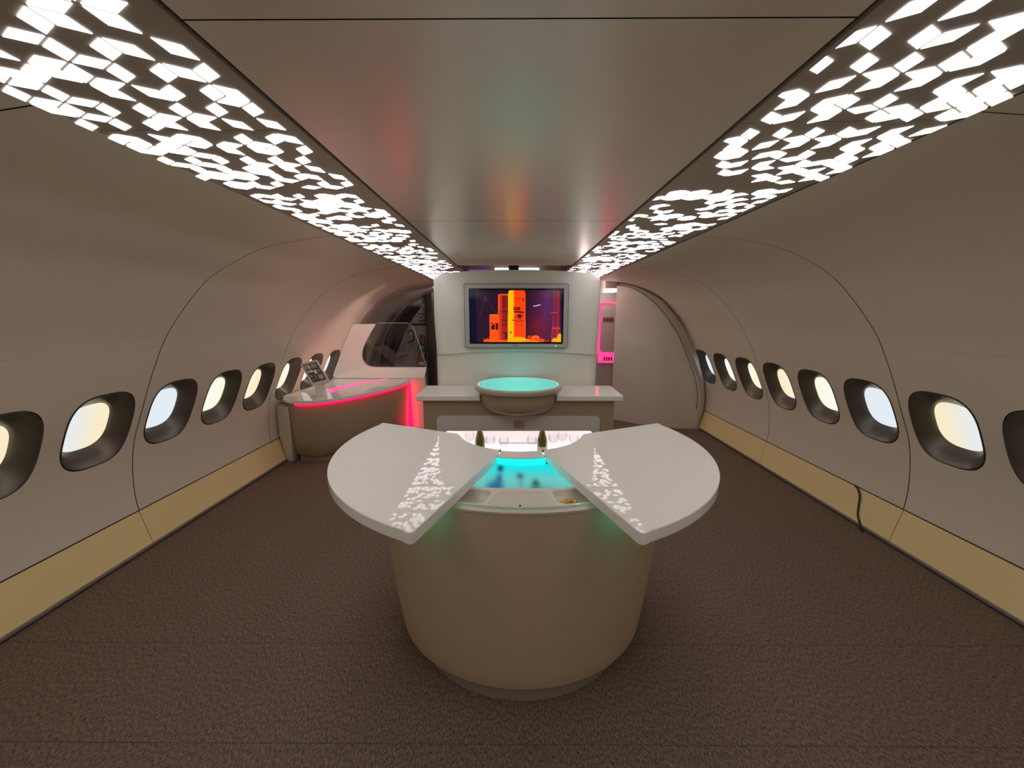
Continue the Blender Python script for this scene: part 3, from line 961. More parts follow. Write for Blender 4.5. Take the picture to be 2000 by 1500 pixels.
def tri_mask(X, Y, poly):
    inside = np.zeros(X.shape, bool)
    n = len(poly)
    j = n - 1
    for i in range(n):
        xi, yi = poly[i]; xj, yj = poly[j]
        c = ((yi > Y) != (yj > Y)) & (X < (xj - xi) * (Y - yi) / (yj - yi + 1e-9) + xi)
        inside ^= c
        j = i
    return inside
def seg(X, Y, a, b_, wd):
    ax, ay = a; bx, by = b_
    t = np.clip(((X - ax) * (bx - ax) + (Y - ay) * (by - ay)) / ((bx - ax) ** 2 + (by - ay) ** 2 + 1e-9), 0, 1)
    return np.hypot(X - ax - t * (bx - ax), Y - ay - t * (by - ay)) < wd
def tv_img(u, v):
    X = 150 + u * 1670; Y = 122 + v * 980
    img = np.zeros(u.shape + (3,)); img[:] = (0, 0, 0)
    def put(mask, col): img[mask] = col
    rs = np.random.RandomState(5)
    body = (X > 275) & (X < 1785) & (Y > 155) & (Y < 1068)
    put((X < 275) & (Y > 140) & (Y < 1080), (2, 4, 34))
    k = np.clip((X - 1150) / 350, 0, 1) * np.clip((1785 - X) / 150, 0, 1)
    bg = np.stack([38 + 42 * k, 14 + 14 * k, 38 + 26 * k], -1)
    r2 = np.exp(-(((X - 1330) / 170) ** 2 + ((Y - 800) / 260) ** 2))
    bg = bg + r2[..., None] * np.array([48, 0, -8.])
    p2 = np.exp(-(((X - 1520) / 150) ** 2 + ((Y - 420) / 300) ** 2))
    bg = bg + p2[..., None] * np.array([6, 8, 28.])
    img[body] = np.clip(bg, 0, 255)[body]
    # pylon wires on the left
    for a, b_ in (((440, 300), (330, 620)), ((440, 300), (650, 570)), ((380, 330), (470, 280)), ((440, 250), (440, 340)), ((400, 270), (480, 340))):
        put(seg(X, Y, a, b_, 3.5) & body, (78, 52, 62))
    # small tower, gantry
    put(tri_mask(X, Y, [(508, 578), (668, 582), (668, 1068), (508, 1068)]) & body, (255, 84, 10))
    put((Y > 578) & (Y < 592) & (X > 508) & (X < 660), (255, 120, 40))
    put(tri_mask(X, Y, [(540, 720), (600, 735), (605, 845), (535, 840)]), (60, 8, 8))
    put(tri_mask(X, Y, [(618, 730), (665, 730), (665, 850), (618, 850)]), (70, 10, 10))
    put(seg(X, Y, (535, 775), (600, 725), 8), (255, 90, 30))
    put(tri_mask(X, Y, [(662, 240), (690, 220), (845, 220), (845, 1068), (662, 1068)]) & body, (250, 72, 20))
    g = tri_mask(X, Y, [(705, 245), (838, 245), (838, 1010), (705, 1068)])
    t = np.clip((Y - 250) / 700, 0, 1)
    gc = np.stack([120 + 60 * t, 22 + 5 * t, 26 + 12 * t], -1)
    img[g] = gc[g]
    for yy in (430, 520, 680, 760, 900):
        put(g & (np.abs(Y - yy) < 9), (85, 12, 22))
    put(g & (np.abs(X - 722) < 9), (210, 50, 20))
    put(tri_mask(X, Y, [(780, 900), (830, 900), (830, 1020), (780, 1020)]), (75, 30, 20))
    put((np.abs(X - 690) < 6) & (Y > 480) & (Y < 1040), (190, 30, 10))
    # rocket
    rk = tri_mask(X, Y, [(858, 155), (1128, 155), (1145, 230), (1148, 820), (1152, 1068), (832, 1068), (840, 230)])
    t = np.clip((X - 925) / 35, 0, 1)[..., None]
    rc = np.array([255, 190, 0.]) * (1 - t) + np.array([255, 66, 8.]) * t
    e_ = np.clip((X - 1130) / 16, 0, 1)[..., None]
    rc = rc * (1 - e_) + np.array([255, 110, 50.]) * e_
    img[rk] = np.broadcast_to(rc, img.shape)[rk]
    put(rk & (np.abs(Y - 300) < 6) & (X > 950), (222, 40, 6))
    put(rk & (np.abs(X - 1105) < 10) & (np.abs(Y - 320) < 18), (140, 15, 8))
    put(tri_mask(X, Y, [(938, 445), (1052, 445), (1052, 502), (938, 502)]), (120, 14, 10))
    put(tri_mask(X, Y, [(970, 462), (1000, 462), (1000, 480), (970, 480)]), (205, 60, 30))
    put(tri_mask(X, Y, [(935, 520), (1010, 515), (1118, 528), (1118, 560), (1050, 548), (940, 540)]), (95, 15, 12))
    put(((X - 1045) / 36) ** 2 + ((Y - 608) / 42) ** 2 < 1, (70, 28, 22))
    put(seg(X, Y, (960, 640), (1010, 585), 7) | seg(X, Y, (1075, 625), (1105, 590), 7), (130, 20, 10))
    for yy in (680,):
        for q in range(12):
            x0 = 912 + q * 17.5
            put((np.abs(Y - yy - (4 if q % 3 else -4)) < 9) & (np.abs(X - x0) < 6), (120, 24, 8))
    for yy in (712, 760, 822):
        put(rk & (np.abs(Y - yy) < 4) & (X > 960) & (X < 1115), (190, 34, 8))
    put(((X - 885) / 18) ** 2 + ((Y - 895) / 26) ** 2 < 1, (190, 90, 0))
    # streak
    put(seg(X, Y, (1285, 432), (1360, 420), 7) | seg(X, Y, (1360, 420), (1405, 408), 7), (232, 196, 232))
    # smoke and flames
    def puff(cx, cy, rx, ry, col): put((((X - cx) / rx) ** 2 + ((Y - cy) / ry) ** 2 < 1) & body, col)
    for cx, cy, rx, ry, col in ((1225, 985, 45, 38, (225, 40, 30)), (1330, 1010, 75, 62, (255, 120, 30)), (1335, 1020, 58, 45, (255, 76, 20)), (1440, 1040, 60, 32, (235, 70, 20)),
                                (1530, 1050, 50, 25, (170, 30, 20)), (1010, 1040, 180, 65, (255, 176, 4)), (1180, 1062, 90, 45, (255, 160, 8)), (470, 1062, 70, 50, (250, 90, 20)), (560, 1030, 60, 40, (250, 90, 20)),
                                (600, 1060, 200, 35, (255, 95, 15)), (1270, 1070, 140, 30, (255, 130, 10))):
        puff(cx, cy, rx, ry, col)
    for xx, hh in ((405, 60), (455, 80), (500, 100)):
        put((np.abs(X - xx) < 6) & (Y > 1068 - hh) & body, (200, 60, 30))
    # lattice mast on the right
    for k in range(26):
        y0 = 155 + k * 33; y1 = y0 + 33
        wl_ = 1640 - (max(0, y0 - 500) * 0.055); wr = 1742 + (max(0, y0 - 200) * 0.045)
        m_ = seg(X, Y, (wl_, y0), (1718, y1), 4) | seg(X, Y, (1718, y0), (wl_, y1), 4) | seg(X, Y, (1722, y0), (wr, y1 + 25), 4.5)
        m_ |= seg(X, Y, (wl_, y0), (wl_ - 2, y1), 4) | seg(X, Y, (1718, y0), (1718, y1), 5)
        put(m_ & body, (205, 45, 60) if k > 18 else (158, 38, 62))
    put((seg(X, Y, (1600, 548), (1715, 540), 5) | seg(X, Y, (1630, 820), (1760, 820), 7)) & body, (225, 70, 90))
    for cx, cy, rx, ry, col in ((1690, 1050, 75, 60, (255, 160, 20)), (1760, 985, 45, 70, (255, 172, 20)), (1740, 1060, 80, 50, (255, 180, 30))):
        puff(cx, cy, rx, ry, col)
    put((X > 1787), (2, 2, 30)); put((X > 1800), (0, 0, 0)); put((Y > 1069) | (Y < 153), (4, 2, 4))
    noise = rs.normal(0, 5, u.shape)[..., None]
    return np.clip(img + noise, 0, 255)
picture('screen', 360, 210, tv_img, (-0.468, TVY + 0.008, 1.8935), (0.3885, TVY + 0.008, 1.8935), (-0.468, TVY + 0.008, 1.3965), M_pic, tv)
text_part('maker_name', 'Pioneer', 0.018, (-0.047, TVY - 0.001, 1.380), (math.pi / 2, 0, 0), M_black, BZ)
v, f = box(0.318, 0.326, TVY - 0.001, TVY + 0.002, 1.376, 1.380)
mesh_obj('standby_light', v, f, M_whitelamp, BZ, smooth=False)

cnt = thing('back_counter', 'taupe back counter with white worktop and oval turquoise display below the television', 'counter', (-0.022, 3.35, 0))
CYF = 3.15
fr_out = [(-0.825, 0.0), (0.782, 0.0), (0.782, 0.952), (-0.825, 0.952)]
op = rrect(-0.722, 0.672, 0.12, 0.822, 0.045)
v, f = plate(fr_out, CYF, CYF + 0.03, [op], XZ(0))
mesh_obj('cabinet_front', v, f, M_taupe2, cnt, smooth=False)
for v, f in (box(-0.825, -0.80, CYF + 0.03, 3.585, 0, 0.95), box(0.757, 0.782, CYF + 0.03, 3.585, 0, 0.95)):
    mesh_obj('cabinet_side', v, f, M_taupe2, cnt, smooth=False)
for x0, x1 in ((-0.872, -0.343), (0.292, 0.845)):
    v, f = plate([(x0, 3.105), (x1, 3.105), (x1 + (0.014 if x1 > 0.5 else 0), 3.584), (x0 - (0.018 if x0 < -0.5 else 0), 3.584)], 0.955, 1.0)
    mesh_obj('worktop', v, f, M_white, cnt, bevel=0.007, smooth=True)
v, f = box(-0.343, 0.292, 3.30, 3.584, 0.955, 0.998)
mesh_obj('worktop', v, f, M_white, cnt, smooth=False)
# pale flap above the niche
v, f = plate(rrect(-0.720, 0.670, 0.683, 0.820, 0.043), CYF + 0.002, CYF + 0.022, [], XZ(0))
v, f = plate(fillet([(-0.720, 0.60), (-0.66, 0.60), (-0.645, 0.683), (0.605, 0.686), (0.62, 0.60), (0.670, 0.60), (0.670, 0.820), (-0.720, 0.820)], [0, 0, 0.03, 0.03, 0, 0, 0.043, 0.043]), CYF + 0.002, CYF + 0.022, [], XZ(0))
FLP = mesh_obj('flap', v, f, M_panelw, cnt, bevel=0.002)
v, f = box(-0.720, 0.670, CYF + 0.004, CYF + 0.022, 0.12, 0.40)
mesh_obj('lower_front', v, f, M_panelw, cnt, smooth=False)
for x0, x1, q in ((-0.066, -0.0195, 0), (-0.0175, 0.028, 1)):
    rd = [0.016, 0.001, 0.001, 0.016] if q == 0 else [0.001, 0.016, 0.016, 0.001]
    v, f = plate(fillet([(x0, 0.712), (x1, 0.712), (x1, 0.775), (x0, 0.775)], rd), CYF - 0.008, CYF + 0.003, [], XZ(0))
    mesh_obj('push_latch', v, f, M_latch, FLP, bevel=0.002)
# lit niche; lining and floor glow themselves, painting in its brightness
v, f = merge(box(-0.66, 0.62, 3.50, 3.51, 0.455, 0.80), box(-0.66, -0.65, CYF + 0.025, 3.50, 0.455, 0.80), box(0.61, 0.62, CYF + 0.025, 3.50, 0.455, 0.80))
mesh_obj('niche_lining', v, f, emit('niche_back_glow', (1.0, 0.86, 0.86, 1), 0.45, (0.7, 0.6, 0.6, 1)), cnt, smooth=False)
v, f = box(-0.66, 0.62, CYF + 0.025, 3.50, 0.44, 0.455)
mesh_obj('niche_floor', v, f, emit('niche_floor_glow', (1.0, 0.97, 1.0, 1), 0.55, (0.7, 0.7, 0.7, 1)), cnt, smooth=False)
v, f = box(-0.20, 0.17, 3.492, 3.4995, 0.4555, 0.462)
mesh_obj('niche_ledge', v, f, M_silver, cnt, smooth=False)
v, f = box(-0.62, 0.58, CYF + 0.04, CYF + 0.08, 0.79, 0.80)
mesh_obj('niche_lamp', v, f, M_whiteglow, cnt, smooth=False)
# oval console: bowl, rim, display
DC = (-0.025, 3.232)
rings = []
for z, s in ((0.856, 0.10), (0.858, 0.50), (0.864, 0.67), (0.876, 0.78), (0.895, 0.85), (0.92, 0.89), (0.96, 0.915), (1.01, 0.925), (1.042, 0.93)):
    rings.append([(DC[0] + 0.352 * s * math.cos(q), DC[1] - 0.02 * (1 - s) + 0.355 * s * math.sin(q), z) for q in [2 * math.pi * k / 72 for k in range(72)]])
v, f = loft(rings, True, True, True)
mesh_obj('console_bowl', v, f, M_taupe2, cnt, sharp=50)
rings = []
for z, s in ((1.040, 0.90), (1.036, 0.965), (1.041, 0.985), (1.066, 1.0), (1.078, 1.0), (1.083, 0.99), (1.084, 0.975), (1.081, 0.94), (1.0805, 0.925)):
    rings.append([(DC[0] + 0.375 * s * math.cos(q), DC[1] + 0.366 * s * math.sin(q), z) for q in [2 * math.pi * k / 96 for k in range(96)]])
v, f = loft(rings, True)
mesh_obj('console_rim', v, f, M_rim, cnt, sharp=50)
# display disc with fine rings
V = []; cols = []; Fc = []
NR, NA = 90, 96
def dcol(r, q):
    t = np.array([95, 216, 200.])
    edge_ = abs(math.cos(q)) ** 1.2
    for k, rk_ in enumerate((0.915, 0.835, 0.755, 0.675, 0.60, 0.53)):
        if abs(r - rk_) < 0.012:
            t = t * (1 - (0.42 - 0.055 * k) * edge_)
    if r > 0.975: t = np.array([150, 200, 180.])
    if r < 0.5: t = t * 0.97 + np.array([8, -4, -2.])
    return [s2l(max(0, c)) for c in t] + [1]
for i in range(NR + 1):
    r = max(0.001, i / NR)
    for k in range(NA):
        q = 2 * math.pi * k / NA
        V.append((DC[0] + 0.347 * r * math.cos(q), DC[1] + 0.339 * r * math.sin(q), 1.0815)); cols.append(dcol(r, q))
for i in range(NR):
    for k in range(NA):
        j = (k + 1) % NA
        Fc.append((i * NA + k, (i + 1) * NA + k, (i + 1) * NA + j, i * NA + j))
mesh_obj('console_display', V, Fc, M_pic, cnt, smooth=False, cols=cols)

# bottles
def copy_tree(o, parent=None):
    c = o.copy(); COL.objects.link(c)
    c.parent = parent
    for ch in [x for x in bpy.data.objects if x.parent == o]:
        copy_tree(ch, c)
    return c
bt = thing('wine_bottle', 'green glass wine bottle in the lit niche, left of the two bottles', 'bottle', (-0.365, 3.30, 0.4555), 'bottles in the lit niche')
v, f = lathe([(0.001, 0.001), (0.042, 0), (0.046, 0.004), (0.046, 0.07), (0.045, 0.09), (0.041, 0.115), (0.034, 0.145), (0.027, 0.17), (0.020, 0.19), (0.015, 0.215)], (-0.365, 3.30, 0.4555), 32, True, True)
GB = mesh_obj('glass_body', v, f, M_bottle, bt)
v, f = lathe([(0.0155, 0), (0.0155, 0.045), (0.018, 0.05), (0.018, 0.06), (0.001, 0.062)], (-0.365, 3.30, 0.66), 24, True, True)
mesh_obj('foil_cap', v, f, M_foil, bt)
v, f = loft([[(-0.365 + 0.0468 * math.cos(q), 3.30 + 0.0468 * math.sin(q), 0.4555 + z) for q in [math.pi * (1.15 + 0.7 * k / 16) for k in range(17)]] for z in (0.008, 0.05)], False)
mesh_obj('bottle_label', v, f, M_rim, GB)
b2 = copy_tree(bt); b2.location = (0.193, 3.30, 0.4555)
b2['label'] = 'green glass wine bottle in the lit niche, right of the two bottles'
# glasses
def goblet(loc):
    g = thing('wine_glass', None, 'glass', loc, 'glasses in the lit niche')
    prof_ = [(0.032, 0.0), (0.031, 0.003), (0.006, 0.008), (0.004, 0.02), (0.004, 0.055), (0.012, 0.062), (0.034, 0.076), (0.045, 0.095), (0.047, 0.115), (0.043, 0.14)]
    inner = [(0.042, 0.14), (0.0455, 0.115), (0.0435, 0.095), (0.032, 0.079), (0.001, 0.066)]
    v, f = lathe(prof_ + inner, loc, 32, True, True)
    mesh_obj('glass_bowl', v, f, M_glassware, g)
    return g
gl0 = goblet((0.295, 3.33, 0.4555))
gl0['label'] = 'clear stemmed glass beside the right bottle in the lit niche'
spots = [((0.385, 3.39, 0.4555), 'clear stemmed glass, second from the right bottle in the lit niche'),
         ((0.48, 3.33, 0.4555), 'clear stemmed glass at the far right end of the lit niche'),
         ((-0.270, 3.27, 0.4555), 'clear stemmed glass just right of the left bottle in the lit niche'),
         ((-0.465, 3.38, 0.4555), 'clear stemmed glass left of the left bottle in the lit niche'),
         ((0.098, 3.27, 0.4555), 'clear stemmed glass just left of the right bottle in the lit niche'),
         ((-0.15, 3.24, 0.4555), 'clear stemmed glass alone in the open middle of the lit niche')]
for p, lb in spots:
    c = copy_tree(gl0); c.location = p; c['label'] = lb

# ------------------------------------------------------------------ left reception desk
dk = thing('reception_desk', 'low curved reception desk edged with red light, at the left windows', 'desk', (-2.1, 4.8, 0))
fr_ = [(-2.491, 4.040), (-2.36, 4.020), (-2.229, 4.030), (-2.101, 4.105), (-1.985, 4.230), (-1.839, 4.445), (-1.715, 4.700), (-1.61, 5.000), (-1.545, 5.370)]
frs = smooth_path(fr_, 5)
top = [(-2.62, 4.14)] + frs + [(-1.57, 5.495), (-2.66, 5.495), (-2.70, 4.30)]
v, f = plate(top, 0.715, 0.750)
mesh_obj('desktop', v, f, M_white, dk, bevel=0.006)
def inset(d, dz=0):
    out = []
    P = frs
    for i, p in enumerate(P):
        a = P[max(0, i - 1)]; b_ = P[min(len(P) - 1, i + 1)]
        t = Vector((b_[0] - a[0], b_[1] - a[1])).normalized()
        nrm = Vector((t.y, -t.x))
        out.append((p[0] - nrm.x * d, p[1] - nrm.y * d))
    return out
i1 = inset(0.008); i2 = inset(0.035)
v, f = plate(i1[2:] + i2[2:][::-1], 0.692, 0.7145)
mesh_obj('front_light', v, f, M_redled, dk)
i3 = inset(0.045)
body0 = i3 + [(-1.64, 5.495), (-2.68, 5.495), (-2.69, 4.42), (-2.56, 4.13)]
rings = []
for z, s in ((0.07, 0.10), (0.10, 0.07), (0.25, 0.035), (0.5, 0.01), (0.70, 0.0), (0.714, 0.0)):
    ii = inset(0.045 + s)
    rings.append([(x, y, z) for x, y in ii + [(-1.64 - s, 5.495), (-2.68, 5.495), (-2.69, 4.42), (-2.56, 4.13 + s)]])
v, f = loft(rings, True, True, True)
mesh_obj('desk_body', v, f, M_taupe2, dk, sharp=35)
ii = inset(0.17)
v, f = plate(ii + [(-1.8, 5.49), (-2.60, 5.49), (-2.60, 4.40), (-2.52, 4.20)], 0.0, 0.071)
mesh_obj('desk_plinth', v, f, M_plinth, dk)
# vertical light at the far end
v, f = loft([[(-1.545, 5.40, 0.71), (-1.575, 5.44, 0.71), (-1.560, 5.47, 0.71)], [(-1.535, 5.40, 0.01), (-1.615, 5.46, 0.01), (-1.540, 5.47, 0.01)]], True, True, True)
mesh_obj('end_light', v, f, M_redled, dk)
v, f = plate([(-2.275, 4.425), (-2.375, 4.66), (-2.18, 5.16), (-1.93, 5.49), (-1.885, 5.49), (-2.13, 5.02)], 0.7502, 0.7535)
mesh_obj('desktop_light', v, f, M_pinkled, dk)
# pale end panel by the window wall
v, f = plate([(-2.75, 4.185), (-2.555, 4.115), (-2.535, 4.16), (-2.69, 4.44), (-2.75, 4.44)], 0.0, 0.655)
rings = [[(x, y, 0.655) for x, y in ((-2.73, 4.185), (-2.56, 4.125), (-2.56, 4.38), (-2.73, 4.42))], [(x, y, 0.30) for x, y in ((-2.73, 4.185), (-2.57, 4.14), (-2.57, 4.38), (-2.73, 4.42))], [(x, y, 0.0) for x, y in ((-2.67, 4.19), (-2.60, 4.165), (-2.60, 4.38), (-2.67, 4.42))]]
v, f = loft(rings, True, True, True)
mesh_obj('end_panel', v, f, M_partn, dk, smooth=False, bevel=0.006)

# tablet on its stand
tb = thing('tablet_kiosk', 'white framed tablet showing a grid of pictures, on a stand on the desk', 'tablet', (-2.25, 4.27, 0.751))
TL = np.array((-2.568, 4.45, 1.108)); TR = np.array((-2.367, 4.45, 1.138)); BR = np.array((-2.159, 4.28, 0.936)); BL = np.array((-2.346, 4.28, 0.859))
ctr = (TL + TR + BR + BL) / 4
U = ((TR - TL) + (BR - BL)) / 2; Vv = ((BL - TL) + (BR - TR)) / 2
TL = ctr - U / 2 - Vv / 2
nrm = np.cross(U, Vv); nrm /= np.linalg.norm(nrm)
if nrm[1] > 0: nrm = -nrm
def tp(u, v, d):
    return tuple(TL + U * u + Vv * v + nrm * d)
def slab(u0, u1, v0, v1, d0, d1, r=0.03):
    P = rrect(u0, u1, v0, v1, r, 4)
    return plate(P, d0, d1, [], lambda x, y, z: tp(x, y, z))
v, f = slab(0, 1, 0, 1, -0.03, 0.0)
mesh_obj('tablet_frame', v, f, M_offw, tb, bevel=0.004)
def tab_img(u, v):
    img = np.zeros(u.shape + (3,)); img[:] = (34, 26, 24)
    rs = np.random.RandomState(3)
    cells = [(0.03, .2, .03, .28), (.22, .42, .03, .30), (.45, .95, .03, .32), (.03, .2, .31, .5), (.22, .42, .33, .5), (.45, .7, .36, .62), (.73, .96, .36, .58), (.03, .25, .55, .75), (.28, .5, .55, .95), (.55, .95, .65, .95), (.03, .25, .78, .96)]
    for k, (a, b_, c, d) in enumerate(cells):
        m_ = (u > a) & (u < b_) & (v > c) & (v < d)
        col = np.array([110, 92, 84.]) * rs.uniform(.5, 1.1)
        img[m_] = col
        m2 = ((u - (a + b_) / 2) / ((b_ - a) * .35)) ** 2 + ((v - (c + d) / 2) / ((d - c) * .35)) ** 2 < 1
        img[m2] = col * 1.25 + 8
    return np.clip(img, 0, 255)
a_, b__, c_ = tp(0.12, 0.09, 0.0012), tp(0.92, 0.09, 0.0012), tp(0.12, 0.90, 0.0012)
picture('tablet_screen', 48, 64, tab_img, a_, b__, c_, M_pic, tb)
ft = np.array((-2.245, 4.265, 0.7515)); mid = np.array(tp(0.5, 0.75, -0.03))
rings = []
for k in range(7):
    t = k / 6
    p = ft * (1 - t) + mid * t
    hw = 0.060 + 0.012 * t
    d1 = U / np.linalg.norm(U)
    d1 = np.array((d1[0], d1[1], d1[2] * t)); d1 /= np.linalg.norm(d1)
    d2 = np.array((0.2, 0.9, 0)); th = 0.03 - 0.005 * t
    rings.append([tuple(p + d1 * hw * math.cos(q) + d2 * th * math.sin(q)) for q in [2 * math.pi * i / 20 for i in range(20)]])
rings = [[(x, y, max(z, 0.7515)) for x, y, z in r] for r in rings]
v, f = loft(rings, True, True, True)
mesh_obj('stand', v, f, M_offw, tb)

# ------------------------------------------------------------------ rear end: left partition with opening
lp = prof[-1]
def wallx(z): return lp.at(lp.tz(z))[0]
edge_open = smooth_path([(-2.07, 1.535), (-2.178, 1.371), (-2.270, 1.20), (-2.300, 1.09), (-2.285, 1.00), (-2.235, 0.94), (-2.14, 0.912), (-1.9, 0.906), (-1.6, 0.906), (-1.362, 0.906)], 5)
outer_e = []
n = len(edge_open)
# the sweep: from the wall line (and the desk level) into the opening's edge
for i, p in enumerate(edge_open):
    t = i / (n - 1)
    if t < 0.55:
        z = 1.535 + (0.78 - 1.535) * (t / 0.55)
        outer_e.append((-wallx(max(z, 0.28)) + 0.004, 5.50, z))
    else:
        q = (t - 0.55) / 0.45
        outer_e.append((-2.70 + (2.70 - 1.362) * q, 5.50, 0.76))
rings = []
for k in range(9):
    s = k / 8
    y = 5.50 + 0.14 * s
    ease = s ** 1.3
    row = []
    for o_, e_ in zip(outer_e, edge_open):
        x = o_[0] + (e_[0] - o_[0]) * s
        z = o_[2] + (e_[1] - o_[2]) * s
        row.append((x, 5.50 + 0.16 * math.sin(s * math.pi / 2) * (0.6 + 0.4 * s), z))
    rings.append(row)
v1 = loft(rings, False)
v2 = box(-2.72, -1.362, 5.505, 5.60, 0.0, 0.762)
v, f = merge(v1, v2)
o = mesh_obj('wall_rear_left', v, f, M_white, sharp=50); o['kind'] = 'structure'
gp = [(x, z) for x, z in edge_open[::2]] + [(-1.362, 0.906), (-1.545, 1.515), (-1.60, 1.548), (-2.05, 1.548)]
seen = []
for p in gp:
    if not seen or (abs(p[0] - seen[-1][0]) + abs(p[1] - seen[-1][1])) > 0.004: seen.append(p)
gs = thing('glass_screen', 'clear glass screen with slanted right edge above the white rear ledge', 'glass screen', (-1.8, 5.65, 0.906))
v, f = plate(seen, 5.648, 5.656, [], XZ(0))
mesh_obj('glass_pane', v, f, M_glass, gs, smooth=False)
v, f = tube([(-1.362, 5.652, 0.906), (-1.425, 5.652, 1.15), (-1.53, 5.652, 1.475), (-1.555, 5.652, 1.52), (-1.61, 5.652, 1.548), (-2.05, 5.652, 1.548)], 0.004, 8)
mesh_obj('polished_edge', v, f, M_glassedge, gs)

# rear shell beyond the partitions
rings = []
for y in (5.575, 5.60, 6.2, 7.4):
    k = 1.0 if y < 5.58 else (0.988 if y < 6 else 0.985 - 0.02 * (y - 5.6))
    rings.append([(-lp.at(lp.L * i / 50)[0] * k, y, lp.at(lp.L * i / 50)[1] * (1.0 if y < 5.58 else 0.988)) for i in range(51)])
v, f = loft(rings, False)
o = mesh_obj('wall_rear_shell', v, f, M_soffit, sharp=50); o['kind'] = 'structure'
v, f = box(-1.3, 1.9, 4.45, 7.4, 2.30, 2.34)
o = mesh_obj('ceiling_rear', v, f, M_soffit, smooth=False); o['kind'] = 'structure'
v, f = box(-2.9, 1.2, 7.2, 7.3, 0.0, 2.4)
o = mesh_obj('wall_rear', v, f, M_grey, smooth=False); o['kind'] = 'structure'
# black slab painting in the darkness of the open door gap
dg = [(-2.381, 0.3), (-2.381, 0.784), (-2.345, 1.042), (-2.244, 1.314), (-2.127, 1.521), (-1.967, 1.704), (-1.849, 1.82), (-1.662, 1.795), (-1.76, 1.684), (-1.899, 1.498), (-2.038, 1.22), (-2.119, 1.024), (-2.18, 0.832), (-2.182, 0.3)]
v, f = plate(dg, 6.60, 6.75, [], XZ(0))
o = mesh_obj('dark_door_gap', v, f, M_dark, origin=(-2.2, 6.6, 0.3), smooth=False)
tag(o, 'black slab as the dark curved gap of an open aircraft door behind the glass screen', 'door frame')
v, f = merge(tube([(-2.26, 6.58, 0.95), (-2.22, 6.58, 1.25), (-2.10, 6.58, 1.50), (-1.93, 6.58, 1.70), (-1.80, 6.58, 1.80)], 0.006, 6))
mesh_obj('edge_bead', v, f, M_metaltrim, o)
v, f = merge(*[box(-1.84 + k * 0.024, -1.828 + k * 0.024, 6.55, 6.75, 1.80, 1.835) for k in range(10)])
mesh_obj('ribbed_top', v, f, M_metaltrim, o, smooth=False)
# handle hardware on the frame
v, f = tube(smooth_path([(-1.98, 6.95, 1.35), (-1.90, 6.93, 1.40), (-1.86, 6.93, 1.33), (-1.88, 6.93, 1.22), (-1.97, 6.95, 1.17)], 5), 0.012, 8)
o = mesh_obj('grab_handle', v, f, M_dark, origin=(-1.9, 6.95, 1.2)); tag(o, 'dark curved grab handle behind the glass screen', 'handle')
# grey vertical frames on the left, seen through the glass
parts = []
for x0 in (-2.42, -2.62):
    parts.append(loft([[(x0 + dx + (1.0 - 0.0) * 0.0 + 0.12 * ((z - 0.9) ** 1) * 0.9, y, z) for dx, y in ((0, 5.95), (0.05, 5.93), (0.05, 6.05), (0, 6.05))] for z in (0.5, 1.0, 1.5, 1.9)], True, True, True))
v, f = merge(*parts)
o = mesh_obj('trim_3', v, f, M_grey, smooth=False); o['kind'] = 'structure'
# metal column beside the partition
v, f = plate(rrect(-1.66, -1.50, 7.02, 7.14, 0.03), 0.0, 2.3)
o = mesh_obj('trim_4', v, f, mat('column_metal', (0.10, 0.10, 0.11, 1), 0.25, metal=0.7)); o['kind'] = 'structure'

# signs on the far wall
def sign_img(bgc, fg, kind):
    def fn(u, v):
        img = np.zeros(u.shape + (3,)); img[:] = bgc
        if kind == 'ext':
            img[(u > .12) & (u < .45) & (v > .15) & (v < .85)] = fg
            img[(u > .2) & (u < .38) & (v > .3) & (v < .75)] = bgc
            for k in range(4):
                img[(u > .58) & (u < .9) & (np.abs(v - .2 - .2 * k) < .05)] = fg
        if kind == 'round':
            m_ = ((u - .5) / .3) ** 2 + ((v - .38) / .26) ** 2
            img[m_ < 1] = fg; img[m_ < .4] = bgc
            img[(u > .25) & (u < .75) & (v > .76) & (v < .88)] = fg
        if kind == 'plan':
            rs = np.random.RandomState(2)
            for k in range(14):
                a = rs.uniform(.05, .8); b_ = rs.uniform(.05, .9)
                img[(u > a) & (u < a + rs.uniform(.05, .25)) & (v > b_) & (v < b_ + .035)] = fg
        return img
    return fn
def sign(name, x0, x1, z0, z1, fn, label, cat='sign', y=7.192):
    e = thing(name, label, cat, ((x0 + x1) / 2, y, z0))
    v, f = box(x0, x1, y, 7.2, z0, z1)
    mesh_obj('backing', v, f, M_grey, e, smooth=False)
    picture('print', 32, 40, fn, (x0, y - 0.001, z1), (x1, y - 0.001, z1), (x0, y - 0.001, z0), M_print, e)
sign('fire_sign', -1.819, -1.70, 1.545, 1.697, sign_img((120, 25, 35), (225, 215, 205), 'ext'), 'upper dark red and white fire sign on the far wall, above the black bar')
sign('fire_sign', -1.817, -1.715, 1.125, 1.29, sign_img((130, 25, 35), (220, 210, 200), 'round'), 'lower dark red and white fire sign, above the fire extinguisher')
sign('notice_sheet', -2.00, -1.66, 1.30, 1.46, sign_img((200, 192, 182), (95, 85, 85), 'plan'), 'pale printed notice sheet just under the black bar on the far wall', 'notice')
sign('evacuation_plan', -2.02, -1.84, 0.96, 1.27, sign_img((185, 176, 168), (70, 40, 45), 'plan'), 'pale printed plan sheet left of the lower fire sign', 'notice')
v, f = box(-2.00, -1.70, 7.17, 7.2, 1.482, 1.512)
o = mesh_obj('wall_bar', v, f, M_dark, origin=(-1.85, 7.2, 1.48), smooth=False); tag(o, 'thin black horizontal bar on the far wall between the signs', 'bar')
ex = thing('fire_extinguisher', 'red fire extinguisher with black hose hanging on the far wall behind the glass', 'fire extinguisher', (-1.79, 7.1, 0.66))
